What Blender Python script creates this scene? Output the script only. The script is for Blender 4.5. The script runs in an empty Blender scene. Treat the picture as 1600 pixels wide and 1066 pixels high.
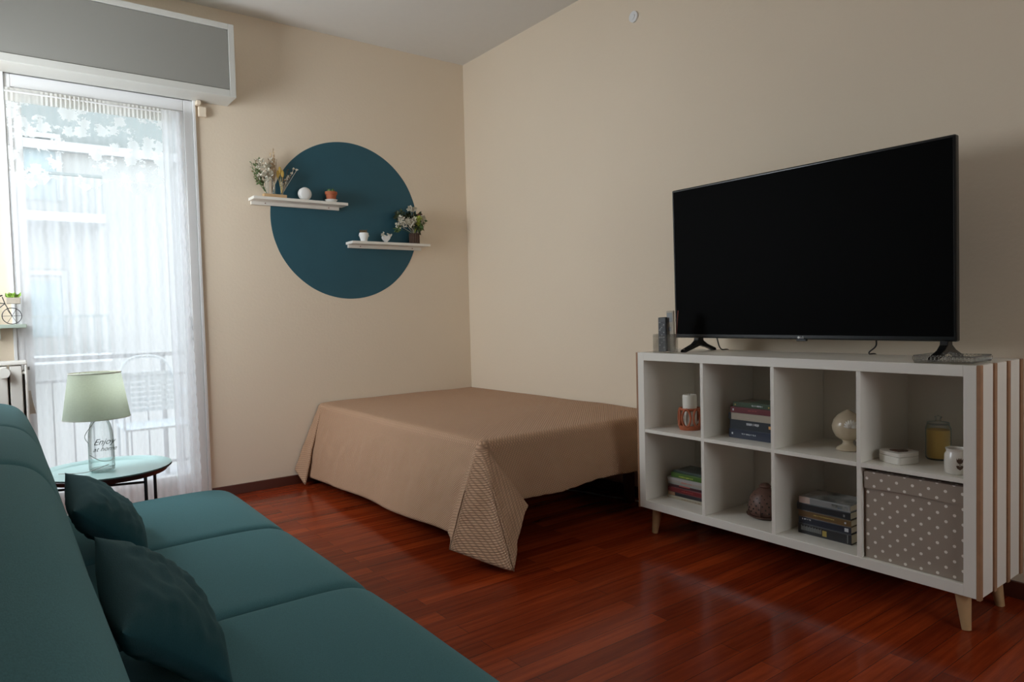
import bpy, bmesh, math, random
from math import sin, cos, pi, radians, exp
from mathutils import Vector, Matrix, noise
random.seed(7)
S = bpy.context.scene
COL = S.collection

# ------------------------------------------------------------------ camera
cd = bpy.data.cameras.new('camera'); cam = bpy.data.objects.new('camera', cd); COL.objects.link(cam)
F, YAW, PIT, ROL = 1077.834, 0.929696562, -0.0389283553, -0.0259368835
d_ = Vector((cos(PIT)*cos(YAW), cos(PIT)*sin(YAW), sin(PIT)))
r_ = Vector((sin(YAW), -cos(YAW), 0)); u_ = r_.cross(d_)
r2 = cos(ROL)*r_ + sin(ROL)*u_; u2 = -sin(ROL)*r_ + cos(ROL)*u_
cam.matrix_world = Matrix(((r2.x, u2.x, -d_.x, -2.99626), (r2.y, u2.y, -d_.y, -4.56598), (r2.z, u2.z, -d_.z, 1.10188), (0, 0, 0, 1)))
cd.sensor_width = 36; cd.lens = F/1600*36; cd.clip_start = .02; cd.clip_end = 200
S.camera = cam

# ------------------------------------------------------------------ light and exposure
S.view_settings.view_transform = 'Standard'; S.view_settings.look = 'None'
S.view_settings.gamma = 1; S.view_settings.use_curve_mapping = False
S.view_settings.exposure = 0.0
SKY, REAR_FILL, SIDE_FILL = 4.2, 11.0, 45.0  # strengths of the sky, the added rear fill and the added side fill
W = bpy.data.worlds.new('sky'); S.world = W; W.use_nodes = True
wn = W.node_tree.nodes; wn['Background'].inputs[0].default_value = (.80, .90, 1, 1); wn['Background'].inputs[1].default_value = SKY
def area(name, loc, rot, sx, sy, power, col, portal=False):
    l = bpy.data.lights.new(name, 'AREA'); l.shape = 'RECTANGLE'; l.size = sx; l.size_y = sy; l.energy = power; l.color = col
    if portal: l.cycles.is_portal = True
    o = bpy.data.objects.new(name, l); o.location = loc; o.rotation_euler = rot; COL.objects.link(o); return o
# sky portal in the balcony door, then two added fill lamps in invented, unseen windows
area('door_portal', (-2.445, .28, 1.25), (-pi/2, 0, 0), .95, 2.4, 1, (1, 1, 1), True)
area('added_rear_fill', (-1.35, -6.72, 1.65), (pi/2, 0, 0), 1.5, 1.5, REAR_FILL, (1, .90, .78))  # added warm fill, no such window is known behind the camera

area('added_side_fill', (-3.62, -.82, 1.75), (0, -pi/2, 0), 1.3, .9, SIDE_FILL, (.86, .93, 1))  # added fill that boosts the door light, from an invented side opening

# ------------------------------------------------------------------ materials
MATS = {}
def new_mat(name):
    m = bpy.data.materials.new(name); m.use_nodes = True; MATS[name] = m
    return m, m.node_tree, m.node_tree.nodes['Principled BSDF']
def N(nt, t, **kw):
    n = nt.nodes.new(t)
    for k, v in kw.items():
        if k.startswith('i_'): n.inputs[int(k[2:])].default_value = v
        else: setattr(n, k, v)
    return n
def mat(name, col, rough=.5, metal=0, var=0, vscale=20, bump=0, bscale=200, spec=.5, bdist=.002, emis=None, est=0, sheen=0, coat=0):
    m, nt, b = new_mat(name)
    b.inputs['Roughness'].default_value = rough; b.inputs['Metallic'].default_value = metal
    b.inputs['Specular IOR Level'].default_value = spec
    b.inputs['Sheen Weight'].default_value = sheen; b.inputs['Coat Weight'].default_value = coat
    tc = N(nt, 'ShaderNodeTexCoord')
    nz = N(nt, 'ShaderNodeTexNoise'); nz.inputs['Scale'].default_value = vscale; nz.inputs['Detail'].default_value = 4
    nt.links.new(tc.outputs['Object'], nz.inputs['Vector'])
    mx = N(nt, 'ShaderNodeMix', data_type='RGBA'); mx.inputs[6].default_value = (*[c*(1-var) for c in col], 1); mx.inputs[7].default_value = (*[min(1, c*(1+var)) for c in col], 1)
    nt.links.new(nz.outputs[0], mx.inputs[0]); nt.links.new(mx.outputs[2], b.inputs['Base Color'])
    if bump:
        n2 = N(nt, 'ShaderNodeTexNoise'); n2.inputs['Scale'].default_value = bscale; nt.links.new(tc.outputs['Object'], n2.inputs['Vector'])
        bp = N(nt, 'ShaderNodeBump'); bp.inputs['Strength'].default_value = bump; bp.inputs['Distance'].default_value = bdist
        nt.links.new(n2.outputs[0], bp.inputs['Height']); nt.links.new(bp.outputs[0], b.inputs['Normal'])
    if emis: b.inputs['Emission Color'].default_value = (*emis, 1); b.inputs['Emission Strength'].default_value = est
    return m
mat('wall', (.765, .64, .485), .75, var=.03, vscale=1.2, bump=.25, bscale=60, bdist=.003)
mat('wall_brown', (.10, .07, .045), .7, var=.05)  # colour of the unseen rear wall, set dark to cut bounced light
mat('wall_tan', (.20, .16, .115), .75, var=.03)  # unseen left wall, kept dim so little light bounces back
mat('ceiling', (.70, .675, .62), .85, var=.02)
mat('teal_paint', (.016, .085, .115), .6, var=.12, vscale=6)
mat('white_paint', (.78, .77, .75), .35)
mat('box_frame', (.60, .585, .53), .4)
mat('box_panel', (.275, .265, .235), .5)
mat('shelf_white', (.81, .765, .68), .35)
mat('slat_wood', (.36, .19, .10), .5, var=.2, vscale=30)
mat('leg_wood', (.50, .31, .15), .45, var=.15, vscale=25)
mat('baseboard', (.085, .02, .01), .35)
mat('tv_black', (.006, .006, .006), .25)
mat('tv_screen', (.0005, .0005, .0005), .6, spec=.05)
mat('logo_grey', (.6, .6, .6), .3)
mat('teal_piping', (.035, .115, .12), .85)
mat('sage', (.33, .38, .31), .4)
mat('dark_metal', (.035, .033, .035), .4, metal=.6)
mat('mint', (.42, .62, .60), .3)
mat('radiator', (.74, .71, .64), .4)
mat('dark_slot', (.02, .018, .015), .8)
mat('orange_clay', (.44, .115, .045), .6, var=.2, vscale=40)
mat('wax', (.78, .74, .64), .5)
mat('yellow_wax', (.85, .55, .15), .5)
mat('porcelain', (.78, .73, .65), .2)
mat('cream_ceramic', (.58, .47, .33), .25, var=.1)
mat('brown_mark', (.09, .045, .025), .4)
mat('dome_brown', (.14, .07, .05), .5, var=.4, vscale=60)
mat('white_matte', (.8, .78, .74), .6)
mat('terracotta', (.42, .11, .04), .7, var=.15)
mat('light_wood', (.62, .40, .20), .5, var=.12, vscale=40)
mat('dark_bark', (.07, .035, .02), .8, var=.5, vscale=80)
mat('leaf', (.10, .17, .05), .6, var=.3, vscale=60)
mat('leaf_dark', (.045, .06, .02), .6, var=.3, vscale=60)
mat('leaf_bright', (.25, .42, .06), .5, var=.3, vscale=60)
mat('leaf_brown', (.16, .09, .035), .7, var=.3, vscale=60)
mat('petal_white', (.66, .61, .49), .7, var=.05)
mat('pampas', (.62, .46, .28), .9, var=.1)
mat('yellow_bloom', (.70, .47, .12), .9)
mat('green_bloom', (.48, .55, .10), .7)
mat('crate', (.42, .36, .28), .7, var=.2, vscale=60)
mat('pages', (.60, .52, .38), .8)
mat('mattress', (.6, .58, .55), .8)
mat('black_plastic', (.012, .012, .013), .4)
mat('grey_plastic', (.22, .22, .21), .4)
mat('red_brown', (.20, .05, .03), .5)
mat('cable_grey', (.35, .34, .32), .5)
mat('facade_upper', (.20, .215, .20), .9)
mat('facade', (.34, .325, .30), .9, var=.03, vscale=1)
mat('facade_white', (.38, .37, .355), .9)
mat('shutter_glass', (.26, .30, .30), .4, var=.3, vscale=3)
mat('outdoor_grey', (.36, .36, .37), .6)
mat('chair_white', (.60, .65, .68), .5)
mat('bulb', (.9, .85, .7), .4, emis=(.95, 1, .85), est=12)
mat('beige_plate', (.55, .53, .46), .5)
mat('ink', (.12, .12, .11), .5)
def glass_mat(name, tint=(.93, .96, .95), refl=.6, body=0, bodycol=(.8, .9, .88)):
    m, nt, b = new_mat(name)
    out = nt.nodes['Material Output']
    tr = N(nt, 'ShaderNodeBsdfTransparent'); tr.inputs[0].default_value = (*tint, 1)
    gl = N(nt, 'ShaderNodeBsdfGlossy'); gl.inputs['Roughness'].default_value = .03
    lw = N(nt, 'ShaderNodeLayerWeight'); lw.inputs[0].default_value = .25
    mu = N(nt, 'ShaderNodeMath', operation='MULTIPLY'); mu.inputs[1].default_value = refl
    nt.links.new(lw.outputs['Fresnel'], mu.inputs[0])
    ms = N(nt, 'ShaderNodeMixShader'); nt.links.new(mu.outputs[0], ms.inputs[0]); nt.links.new(tr.outputs[0], ms.inputs[1]); nt.links.new(gl.outputs[0], ms.inputs[2])
    last = ms
    if body:
        df = N(nt, 'ShaderNodeBsdfDiffuse'); df.inputs[0].default_value = (*bodycol, 1)
        m2 = N(nt, 'ShaderNodeMixShader'); lw2 = N(nt, 'ShaderNodeLayerWeight'); lw2.inputs[0].default_value = .5
        ma = N(nt, 'ShaderNodeMath', operation='MULTIPLY'); ma.inputs[1].default_value = body
        nt.links.new(lw2.outputs['Facing'], ma.inputs[0]); nt.links.new(ma.outputs[0], m2.inputs[0]); nt.links.new(ms.outputs[0], m2.inputs[1]); nt.links.new(df.outputs[0], m2.inputs[2]); last = m2
    nt.links.new(last.outputs[0], out.inputs[0]); return m
glass_mat('glass_pane', (.97, .98, .98), .4)
glass_mat('glass_thick', (.97, .985, .98), .5, .5, (.45, .55, .53))
glass_mat('acrylic', (.94, .94, .93), .5, .10, (.6, .58, .55))
glass_mat('crystal', (.90, .90, .88), .8, .16, (.75, .73, .70))

def sheer(name, col, alpha, lace=False, transl=.6):
    """sheer cloth: woven threads (translucent) with open gaps between them; lace flowers where the UV says so"""
    m, nt, b = new_mat(name); out = nt.nodes['Material Output']; L = nt.links
    tr = N(nt, 'ShaderNodeBsdfTransparent')
    tl = N(nt, 'ShaderNodeBsdfTranslucent'); tl.inputs[0].default_value = (*col, 1)
    df = N(nt, 'ShaderNodeBsdfDiffuse'); df.inputs[0].default_value = (*col, 1)
    cl = N(nt, 'ShaderNodeMixShader'); cl.inputs[0].default_value = transl; L.new(df.outputs[0], cl.inputs[1]); L.new(tl.outputs[0], cl.inputs[2])
    ms = N(nt, 'ShaderNodeMixShader'); L.new(tr.outputs[0], ms.inputs[1]); L.new(cl.outputs[0], ms.inputs[2])
    uv = N(nt, 'ShaderNodeUVMap')
    st = N(nt, 'ShaderNodeTexWave', wave_type='BANDS', bands_direction='X'); st.inputs['Scale'].default_value = 9; st.inputs['Distortion'].default_value = 2.5; st.inputs['Detail'].default_value = 2
    L.new(uv.outputs[0], st.inputs['Vector'])
    mr = N(nt, 'ShaderNodeMapRange'); mr.inputs[3].default_value = alpha-.05; mr.inputs[4].default_value = alpha+.07
    L.new(st.outputs['Fac'], mr.inputs[0]); fac = mr.outputs[0]
    if lace:
        vo = N(nt, 'ShaderNodeTexVoronoi'); vo.inputs['Scale'].default_value = 14
        nz = N(nt, 'ShaderNodeTexNoise'); nz.inputs['Scale'].default_value = 45; nz.inputs['Detail'].default_value = 5
        L.new(uv.outputs[0], vo.inputs['Vector']); L.new(uv.outputs[0], nz.inputs['Vector'])
        ad = N(nt, 'ShaderNodeMath', operation='SUBTRACT'); L.new(nz.outputs[0], ad.inputs[0]); L.new(vo.outputs['Distance'], ad.inputs[1])
        m3 = N(nt, 'ShaderNodeMapRange'); m3.inputs[1].default_value = -.07; m3.inputs[2].default_value = .07; m3.inputs[3].default_value = 0; m3.inputs[4].default_value = .85
        L.new(ad.outputs[0], m3.inputs[0])
        mx = N(nt, 'ShaderNodeMath', operation='MAXIMUM'); L.new(fac, mx.inputs[0]); L.new(m3.outputs[0], mx.inputs[1]); fac = mx.outputs[0]
    L.new(fac, ms.inputs[0]); L.new(ms.outputs[0], out.inputs[0]); return m
sheer('sheer_white', (.92, .93, .94), .46)
sheer('lace_valance', (.93, .95, .93), .18, True)
sheer('lace_edge', (.90, .91, .92), .72)
sheer('curtain_header', (.80, .78, .72), .80, transl=.4)
def shade_mat():
    m, nt, b = new_mat('shade_fabric'); L = nt.links; out = nt.nodes['Material Output']
    tc = N(nt, 'ShaderNodeTexCoord'); mp = N(nt, 'ShaderNodeMapping'); mp.inputs['Scale'].default_value = (1, 1, 5); L.new(tc.outputs['Object'], mp.inputs[0])
    nz = N(nt, 'ShaderNodeTexNoise'); nz.inputs['Scale'].default_value = 120; L.new(mp.outputs[0], nz.inputs[0])
    mx = N(nt, 'ShaderNodeMix', data_type='RGBA'); mx.inputs[6].default_value = (.46, .50, .42, 1); mx.inputs[7].default_value = (.60, .65, .56, 1); L.new(nz.outputs[0], mx.inputs[0])
    tl = N(nt, 'ShaderNodeBsdfTranslucent'); df = N(nt, 'ShaderNodeBsdfDiffuse'); ms = N(nt, 'ShaderNodeMixShader'); ms.inputs[0].default_value = .5
    L.new(mx.outputs[2], tl.inputs[0]); L.new(mx.outputs[2], df.inputs[0]); L.new(df.outputs[0], ms.inputs[1]); L.new(tl.outputs[0], ms.inputs[2]); L.new(ms.outputs[0], out.inputs[0])
shade_mat()

def fabric(name, col, scale=650, rough=.9, sheen=.3, dark=.75):
    m, nt, b = new_mat(name); L = nt.links
    tc = N(nt, 'ShaderNodeTexCoord'); nz = N(nt, 'ShaderNodeTexNoise'); nz.inputs['Scale'].default_value = scale; nz.inputs['Detail'].default_value = 3
    mp = N(nt, 'ShaderNodeMapping'); mp.inputs['Scale'].default_value = (1, .35, 1); L.new(tc.outputs['Object'], mp.inputs[0]); L.new(mp.outputs[0], nz.inputs[0])
    cr = N(nt, 'ShaderNodeMix', data_type='RGBA'); cr.inputs[6].default_value = (*[c*dark for c in col], 1); cr.inputs[7].default_value = (*[c*(2-dark) for c in col], 1)
    L.new(nz.outputs[0], cr.inputs[0]); L.new(cr.outputs[2], b.inputs['Base Color'])
    b.inputs['Roughness'].default_value = rough; b.inputs['Sheen Weight'].default_value = sheen; b.inputs['Sheen Roughness'].default_value = .5
    b.inputs['Sheen Tint'].default_value = (.5, .8, .8, 1); b.inputs['Specular IOR Level'].default_value = .15
    bp = N(nt, 'ShaderNodeBump'); bp.inputs['Strength'].default_value = .4; bp.inputs['Distance'].default_value = .001
    L.new(nz.outputs[0], bp.inputs['Height']); L.new(bp.outputs[0], b.inputs['Normal'])
fabric('teal_fabric', (.070, .178, .195), sheen=.12)
fabric('pillow_fabric', (.014, .056, .066), scale=500, sheen=.1)

def floor_mat():
    m, nt, b = new_mat('parquet'); L = nt.links
    tc = N(nt, 'ShaderNodeTexCoord')
    br = N(nt, 'ShaderNodeTexBrick'); br.offset = .37; br.offset_frequency = 2; br.squash = 1
    br.inputs['Scale'].default_value = 1; br.inputs['Brick Width'].default_value = .95; br.inputs['Row Height'].default_value = .075
    br.inputs['Mortar Size'].default_value = .0008; br.inputs['Mortar Smooth'].default_value = .2; br.inputs['Bias'].default_value = 0
    br.inputs['Color1'].default_value = (0, 0, 0, 1); br.inputs['Color2'].default_value = (1, 1, 1, 1); br.inputs['Mortar'].default_value = (.1, .1, .1, 1)
    L.new(tc.outputs['Object'], br.inputs['Vector'])
    mp = N(nt, 'ShaderNodeMapping'); mp.inputs['Scale'].default_value = (1.2, 22, 1); L.new(tc.outputs['Object'], mp.inputs[0])
    gr = N(nt, 'ShaderNodeTexNoise'); gr.inputs['Scale'].default_value = 2.2; gr.inputs['Detail'].default_value = 7; gr.inputs['Roughness'].default_value = .65; L.new(mp.outputs[0], gr.inputs['Vector'])
    ad = N(nt, 'ShaderNodeMath', operation='MULTIPLY_ADD'); ad.inputs[1].default_value = .26; L.new(br.outputs['Color'], ad.inputs[0])
    m2 = N(nt, 'ShaderNodeMath', operation='MULTIPLY'); m2.inputs[1].default_value = .74; L.new(gr.outputs[0], m2.inputs[0]); L.new(m2.outputs[0], ad.inputs[2])
    cr = N(nt, 'ShaderNodeValToRGB'); e = cr.color_ramp.elements
    e[0].position = .18; e[0].color = (.08, .009, .0025, 1); e[1].position = .85; e[1].color = (.42, .066, .014, 1)
    x = cr.color_ramp.elements.new(.5); x.color = (.21, .027, .0065, 1)
    L.new(ad.outputs[0], cr.inputs[0])
    mo = N(nt, 'ShaderNodeMix', data_type='RGBA'); L.new(br.outputs['Fac'], mo.inputs[0]); L.new(cr.outputs[0], mo.inputs[6]); mo.inputs[7].default_value = (.03, .006, .003, 1)
    L.new(mo.outputs[2], b.inputs['Base Color'])
    b.inputs['Specular IOR Level'].default_value = .12
    n3 = N(nt, 'ShaderNodeTexNoise'); n3.inputs['Scale'].default_value = 5; L.new(tc.outputs['Object'], n3.inputs['Vector'])
    mr = N(nt, 'ShaderNodeMapRange'); mr.inputs[3].default_value = .12; mr.inputs[4].default_value = .22; L.new(n3.outputs[0], mr.inputs[0]); L.new(mr.outputs[0], b.inputs['Roughness'])
    bp = N(nt, 'ShaderNodeBump'); bp.inputs['Strength'].default_value = .12; bp.inputs['Distance'].default_value = .001; L.new(gr.outputs[0], bp.inputs['Height']); L.new(bp.outputs[0], b.inputs['Normal'])
floor_mat()

def quilt_mat():
    m, nt, b = new_mat('bedspread'); L = nt.links
    uv = N(nt, 'ShaderNodeUVMap'); sp = N(nt, 'ShaderNodeSeparateXYZ'); L.new(uv.outputs[0], sp.inputs[0])
    P = .016
    def wave(op, ph):
        a = N(nt, 'ShaderNodeMath', operation=op); L.new(sp.outputs[0], a.inputs[0]); L.new(sp.outputs[1], a.inputs[1])
        k = N(nt, 'ShaderNodeMath', operation='MULTIPLY'); k.inputs[1].default_value = pi/P; L.new(a.outputs[0], k.inputs[0])
        s = N(nt, 'ShaderNodeMath', operation='SINE'); L.new(k.outputs[0], s.inputs[0])
        ab = N(nt, 'ShaderNodeMath', operation='ABSOLUTE'); L.new(s.outputs[0], ab.inputs[0]); return ab
    w1, w2 = wave('ADD', 0), wave('SUBTRACT', 0)
    mu = N(nt, 'ShaderNodeMath', operation='MULTIPLY'); L.new(w1.outputs[0], mu.inputs[0]); L.new(w2.outputs[0], mu.inputs[1])
    pw = N(nt, 'ShaderNodeMath', operation='POWER'); pw.inputs[1].default_value = .6; L.new(mu.outputs[0], pw.inputs[0])
    bp = N(nt, 'ShaderNodeBump'); bp.inputs['Strength'].default_value = .9; bp.inputs['Distance'].default_value = .0035
    L.new(pw.outputs[0], bp.inputs['Height']); L.new(bp.outputs[0], b.inputs['Normal'])
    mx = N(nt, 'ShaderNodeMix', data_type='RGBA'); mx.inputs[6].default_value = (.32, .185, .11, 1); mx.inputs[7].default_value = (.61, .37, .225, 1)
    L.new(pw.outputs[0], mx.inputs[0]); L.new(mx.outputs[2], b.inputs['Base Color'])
    b.inputs['Roughness'].default_value = .65; b.inputs['Sheen Weight'].default_value = .05; b.inputs['Specular IOR Level'].default_value = .3
quilt_mat()

def dots_mat(name, base, dot, pitch, rad):
    m, nt, b = new_mat(name); L = nt.links
    uv = N(nt, 'ShaderNodeUVMap'); sp = N(nt, 'ShaderNodeSeparateXYZ'); L.new(uv.outputs[0], sp.inputs[0])
    def M(op, a, bb=None, c=None):
        n = N(nt, 'ShaderNodeMath', operation=op)
        for i, v in enumerate((a, bb, c)):
            if v is None: continue
            if isinstance(v, (int, float)): n.inputs[i].default_value = v
            else: L.new(v, n.inputs[i])
        return n.outputs[0]
    res = None
    for off in (0, .5):
        u = M('SUBTRACT', M('FRACT', M('ADD', M('DIVIDE', sp.outputs[0], pitch), off)), .5)
        v = M('SUBTRACT', M('FRACT', M('ADD', M('DIVIDE', sp.outputs[1], pitch), off)), .5)
        d = M('SQRT', M('ADD', M('MULTIPLY', u, u), M('MULTIPLY', v, v)))
        k = M('LESS_THAN', d, rad/pitch)
        res = k if res is None else M('MAXIMUM', res, k)
    mx = N(nt, 'ShaderNodeMix', data_type='RGBA'); mx.inputs[6].default_value = (*base, 1); mx.inputs[7].default_value = (*dot, 1)
    L.new(res, mx.inputs[0]); L.new(mx.outputs[2], b.inputs['Base Color']); b.inputs['Roughness'].default_value = .85
dots_mat('dot_fabric', (.33, .265, .21), (.80, .74, .66), .052, .0052)

def cover_mat(name, base, blobs):
    """photo-printed book cover: noisy patches of colour"""
    m, nt, b = new_mat(name); L = nt.links
    tc = N(nt, 'ShaderNodeTexCoord'); nz = N(nt, 'ShaderNodeTexNoise'); nz.inputs['Scale'].default_value = 14; nz.inputs['Detail'].default_value = 6; L.new(tc.outputs['Object'], nz.inputs[0])
    cr = N(nt, 'ShaderNodeValToRGB'); cr.color_ramp.interpolation = 'EASE'
    e = cr.color_ramp.elements; e[0].position = .35; e[0].color = (*blobs[0], 1); e[1].position = .65; e[1].color = (*blobs[1], 1)
    x = e.new(.5); x.color = (*base, 1)
    L.new(nz.outputs[0], cr.inputs[0]); L.new(cr.outputs[0], b.inputs['Base Color']); b.inputs['Roughness'].default_value = .3
cover_mat('cover_photo', (.30, .31, .29), ((.06, .07, .06), (.55, .55, .53)))
cover_mat('cover_green', (.10, .14, .09), ((.04, .09, .05), (.17, .10, .09)))
cover_mat('cover_dark', (.05, .06, .05), ((.03, .05, .04), (.10, .13, .11)))

# ------------------------------------------------------------------ builders
ROOT = {}
def tag(o, label=None, cat=None, group=None, kind=None):
    if label: o['label'] = label
    if cat: o['category'] = cat
    if group: o['group'] = group
    if kind: o['kind'] = kind
    return o
def thing(name, label, cat, loc, group=None):
    o = bpy.data.objects.new(name, None); COL.objects.link(o); o.location = loc; o.empty_display_size = .05
    ROOT[o] = Vector(loc); return tag(o, label, cat, group)
def obj(name, bm, m, parent=None, smooth=False, bevel=0, mats=None, angle=None, recalc=True):
    if recalc: bmesh.ops.recalc_face_normals(bm, faces=bm.faces)
    if parent is None:
        xs = [v.co for v in bm.verts]
        o0 = Vector(((min(v.x for v in xs)+max(v.x for v in xs))/2, (min(v.y for v in xs)+max(v.y for v in xs))/2, min(v.z for v in xs)))
    else: o0 = ROOT[parent]
    bmesh.ops.translate(bm, verts=bm.verts, vec=-o0)
    me = bpy.data.meshes.new(name); bm.to_mesh(me); bm.free()
    for mm in (mats or [m]): me.materials.append(MATS[mm])
    o = bpy.data.objects.new(name, me); COL.objects.link(o); ROOT[o] = o0
    if parent is None: o.location = o0
    else: o.parent = parent
    if smooth:
        for p in me.polygons: p.use_smooth = True
        if angle:
            mod = None
            bmx = bmesh.new(); bmx.from_mesh(me)
            for e in bmx.edges:
                if len(e.link_faces) == 2 and e.calc_face_angle(0) > radians(angle): e.smooth = False
            bmx.to_mesh(me); bmx.free()
    if bevel:
        md = o.modifiers.new('bevel', 'BEVEL'); md.width = bevel; md.segments = 2; md.limit_method = 'ANGLE'
    return o
def B(): return bmesh.new()
def box(bm, x0, x1, y0, y1, z0, z1, mi=0):
    v = [bm.verts.new((x, y, z)) for x in (x0, x1) for y in (y0, y1) for z in (z0, z1)]
    for f in ((0, 1, 3, 2), (4, 6, 7, 5), (0, 4, 5, 1), (2, 3, 7, 6), (0, 2, 6, 4), (1, 5, 7, 3)):
        bm.faces.new([v[i] for i in f]).material_index = mi
    return v
def bx(*a): bm = B(); box(bm, *a); return bm
def lathe(bm, c, prof, n=32, mi=0, close=False):
    """prof: (r, z) from bottom to top; r=0 ends close it"""
    rings = []
    for r, z in prof:
        if r < 1e-6: rings.append([bm.verts.new((c[0], c[1], c[2]+z))])
        else: rings.append([bm.verts.new((c[0]+r*cos(2*pi*k/n), c[1]+r*sin(2*pi*k/n), c[2]+z)) for k in range(n)])
    pairs = list(zip(rings, rings[1:]))
    if close: pairs.append((rings[-1], rings[0]))
    for a, b in pairs:
        for k in range(n):
            q = [a[k % len(a)], a[(k+1) % len(a)], b[(k+1) % len(b)], b[k % len(b)]]
            u = []
            for w in q:
                if w not in u: u.append(w)
            if len(u) > 2: bm.faces.new(u).material_index = mi
    return rings
def tube(bm, pts, r, n=8, cap=True, closed=False, mi=0):
    pts = [Vector(p) for p in pts]; rings = []
    m = len(pts); rr = r if isinstance(r, (list, tuple)) else [r]*m
    prev = None
    for i, p in enumerate(pts):
        a = pts[i-1] if (i or closed) else p; b = pts[(i+1) % m] if (i < m-1 or closed) else p
        t = (b-a).normalized()
        if prev is None: up = Vector((0, 0, 1)) if abs(t.z) < .9 else Vector((1, 0, 0)); x = t.cross(up).normalized()
        else: x = (prev-t*prev.dot(t)).normalized()
        prev = x; y = t.cross(x)
        rings.append([bm.verts.new(p+rr[i]*(cos(2*pi*k/n)*x+sin(2*pi*k/n)*y)) for k in range(n)])
    for i in range(m if closed else m-1):
        A, C = rings[i], rings[(i+1) % m]
        for k in range(n): bm.faces.new((A[k], A[(k+1) % n], C[(k+1) % n], C[k])).material_index = mi
    if cap and not closed: bm.faces.new(rings[0]).material_index = mi; bm.faces.new(rings[-1][::-1]).material_index = mi
def prism(bm, outline, off, mi=0):
    """outline: list of 3-D points, extruded by vector off"""
    off = Vector(off); a = [bm.verts.new(p) for p in outline]; b = [bm.verts.new(Vector(p)+off) for p in outline]
    bm.faces.new(a).material_index = mi; bm.faces.new(b[::-1]).material_index = mi
    for i in range(len(a)): j = (i+1) % len(a); bm.faces.new((a[i], a[j], b[j], b[i])).material_index = mi
def sphere(bm, c, r, n=12, sc=(1, 1, 1), mi=0):
    prof = [(r*sin(pi*k/(n//2)) if 0 < k < n//2 else 0, -r*cos(pi*k/(n//2))) for k in range(n//2+1)]
    s0 = len(bm.verts); rings = lathe(bm, (0, 0, 0), prof, n, mi)
    for rg in rings:
        for v in rg: v.co = Vector((v.co.x*sc[0]+c[0], v.co.y*sc[1]+c[1], v.co.z*sc[2]+c[2]))
def catmull(P, n=6, closed=False):
    P = [Vector(p) for p in P]; out = []; m = len(P)
    for i in range(m if closed else m-1):
        g = lambda k: P[k % m] if closed else P[max(0, min(m-1, k))]
        a, b, c, d = g(i-1), g(i), g(i+1), g(i+2)
        for s in range(n):
            t = s/n; out.append(.5*((2*b)+(c-a)*t+(2*a-5*b+4*c-d)*t*t+(3*b-a-3*c+d)*t**3))
    if not closed: out.append(P[-1])
    return out
def leaf(bm, base, tip, w, mi=0, sag=0):
    base, tip = Vector(base), Vector(tip); t = tip-base
    s = t.cross(Vector((random.uniform(-1, 1), random.uniform(-1, 1), random.uniform(-1, 1)))).normalized()*w
    nrm = t.cross(s).normalized()*w*.4
    a = bm.verts.new(base); b = bm.verts.new(base+t*.45+s); c = bm.verts.new(tip); d = bm.verts.new(base+t*.45-s); e = bm.verts.new(base+t*.5+nrm)
    for f in ((a, b, e), (b, c, e), (c, d, e), (d, a, e)): bm.faces.new(f).material_index = mi

# ------------------------------------------------------------------ room shell
H = 3.047; XL = -3.46; YR = -6.6; DX0, DX1, DH = -2.922, -1.968, 2.452
bm = B()
box(bm, XL-.2, .2, YR-.2, .3, -.12, 0); tag(obj('floor', bm, 'parquet'), kind='structure')
MATS['parquet']
tag(obj('ceiling', bx(XL-.2, .2, YR-.2, .3, H, H+.15), 'ceiling'), kind='structure')
tag(obj('wall_right', bx(0, .2, YR-.2, .3, 0, H), 'wall'), kind='structure')
bm = B(); SY0, SY1, SZ0, SZ1 = -1.27, -.37, 1.1, 2.4
box(bm, XL-.2, XL, YR-.2, SY0, 0, H); box(bm, XL-.2, XL, SY1, .3, 0, H); box(bm, XL-.2, XL, SY0, SY1, 0, SZ0); box(bm, XL-.2, XL, SY0, SY1, SZ1, H)
tag(obj('wall_left', bm, 'wall_tan'), kind='structure')
bm = B()
for a in ((SY0, SY0+.05, SZ0, SZ1), (SY1-.05, SY1, SZ0, SZ1), (SY0+.05, SY1-.05, SZ0, SZ0+.05), (SY0+.05, SY1-.05, SZ1-.05, SZ1)): box(bm, XL-.08, XL-.03, *a)
tag(obj('added_side_window', bm, 'white_paint'), kind='structure')  # made-up window out of view, added to let the side fill in
bm = B(); box(bm, DX1, 0, 0, .3, 0, H); box(bm, XL, DX0, 0, .3, 0, H); box(bm, DX0, DX1, 0, .3, DH, H)
wb = tag(obj('wall_back', bm, 'wall'), kind='structure')
bm = B(); WX0, WX1, WZ0, WZ1 = -2.1, -.6, .9, 2.4
box(bm, XL, WX0, YR-.2, YR, 0, H); box(bm, WX1, 0, YR-.2, YR, 0, H); box(bm, WX0, WX1, YR-.2, YR, 0, WZ0); box(bm, WX0, WX1, YR-.2, YR, WZ1, H)
tag(obj('wall_rear', bm, 'wall_brown'), kind='structure')
bm = B(); ww = .05
for a in ((WX0, WX0+ww, WZ0, WZ1), (WX1-ww, WX1, WZ0, WZ1), (WX0, WX1, WZ0, WZ0+ww), (WX0, WX1, WZ1-ww, WZ1), ((WX0+WX1)/2-.03, (WX0+WX1)/2+.03, WZ0, WZ1)): box(bm, a[0], a[1], YR-.08, YR-.03, a[2], a[3])
w1 = tag(obj('added_rear_window', bm, 'white_paint'), kind='structure')  # invented window behind the camera, added for the rear fill
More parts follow.
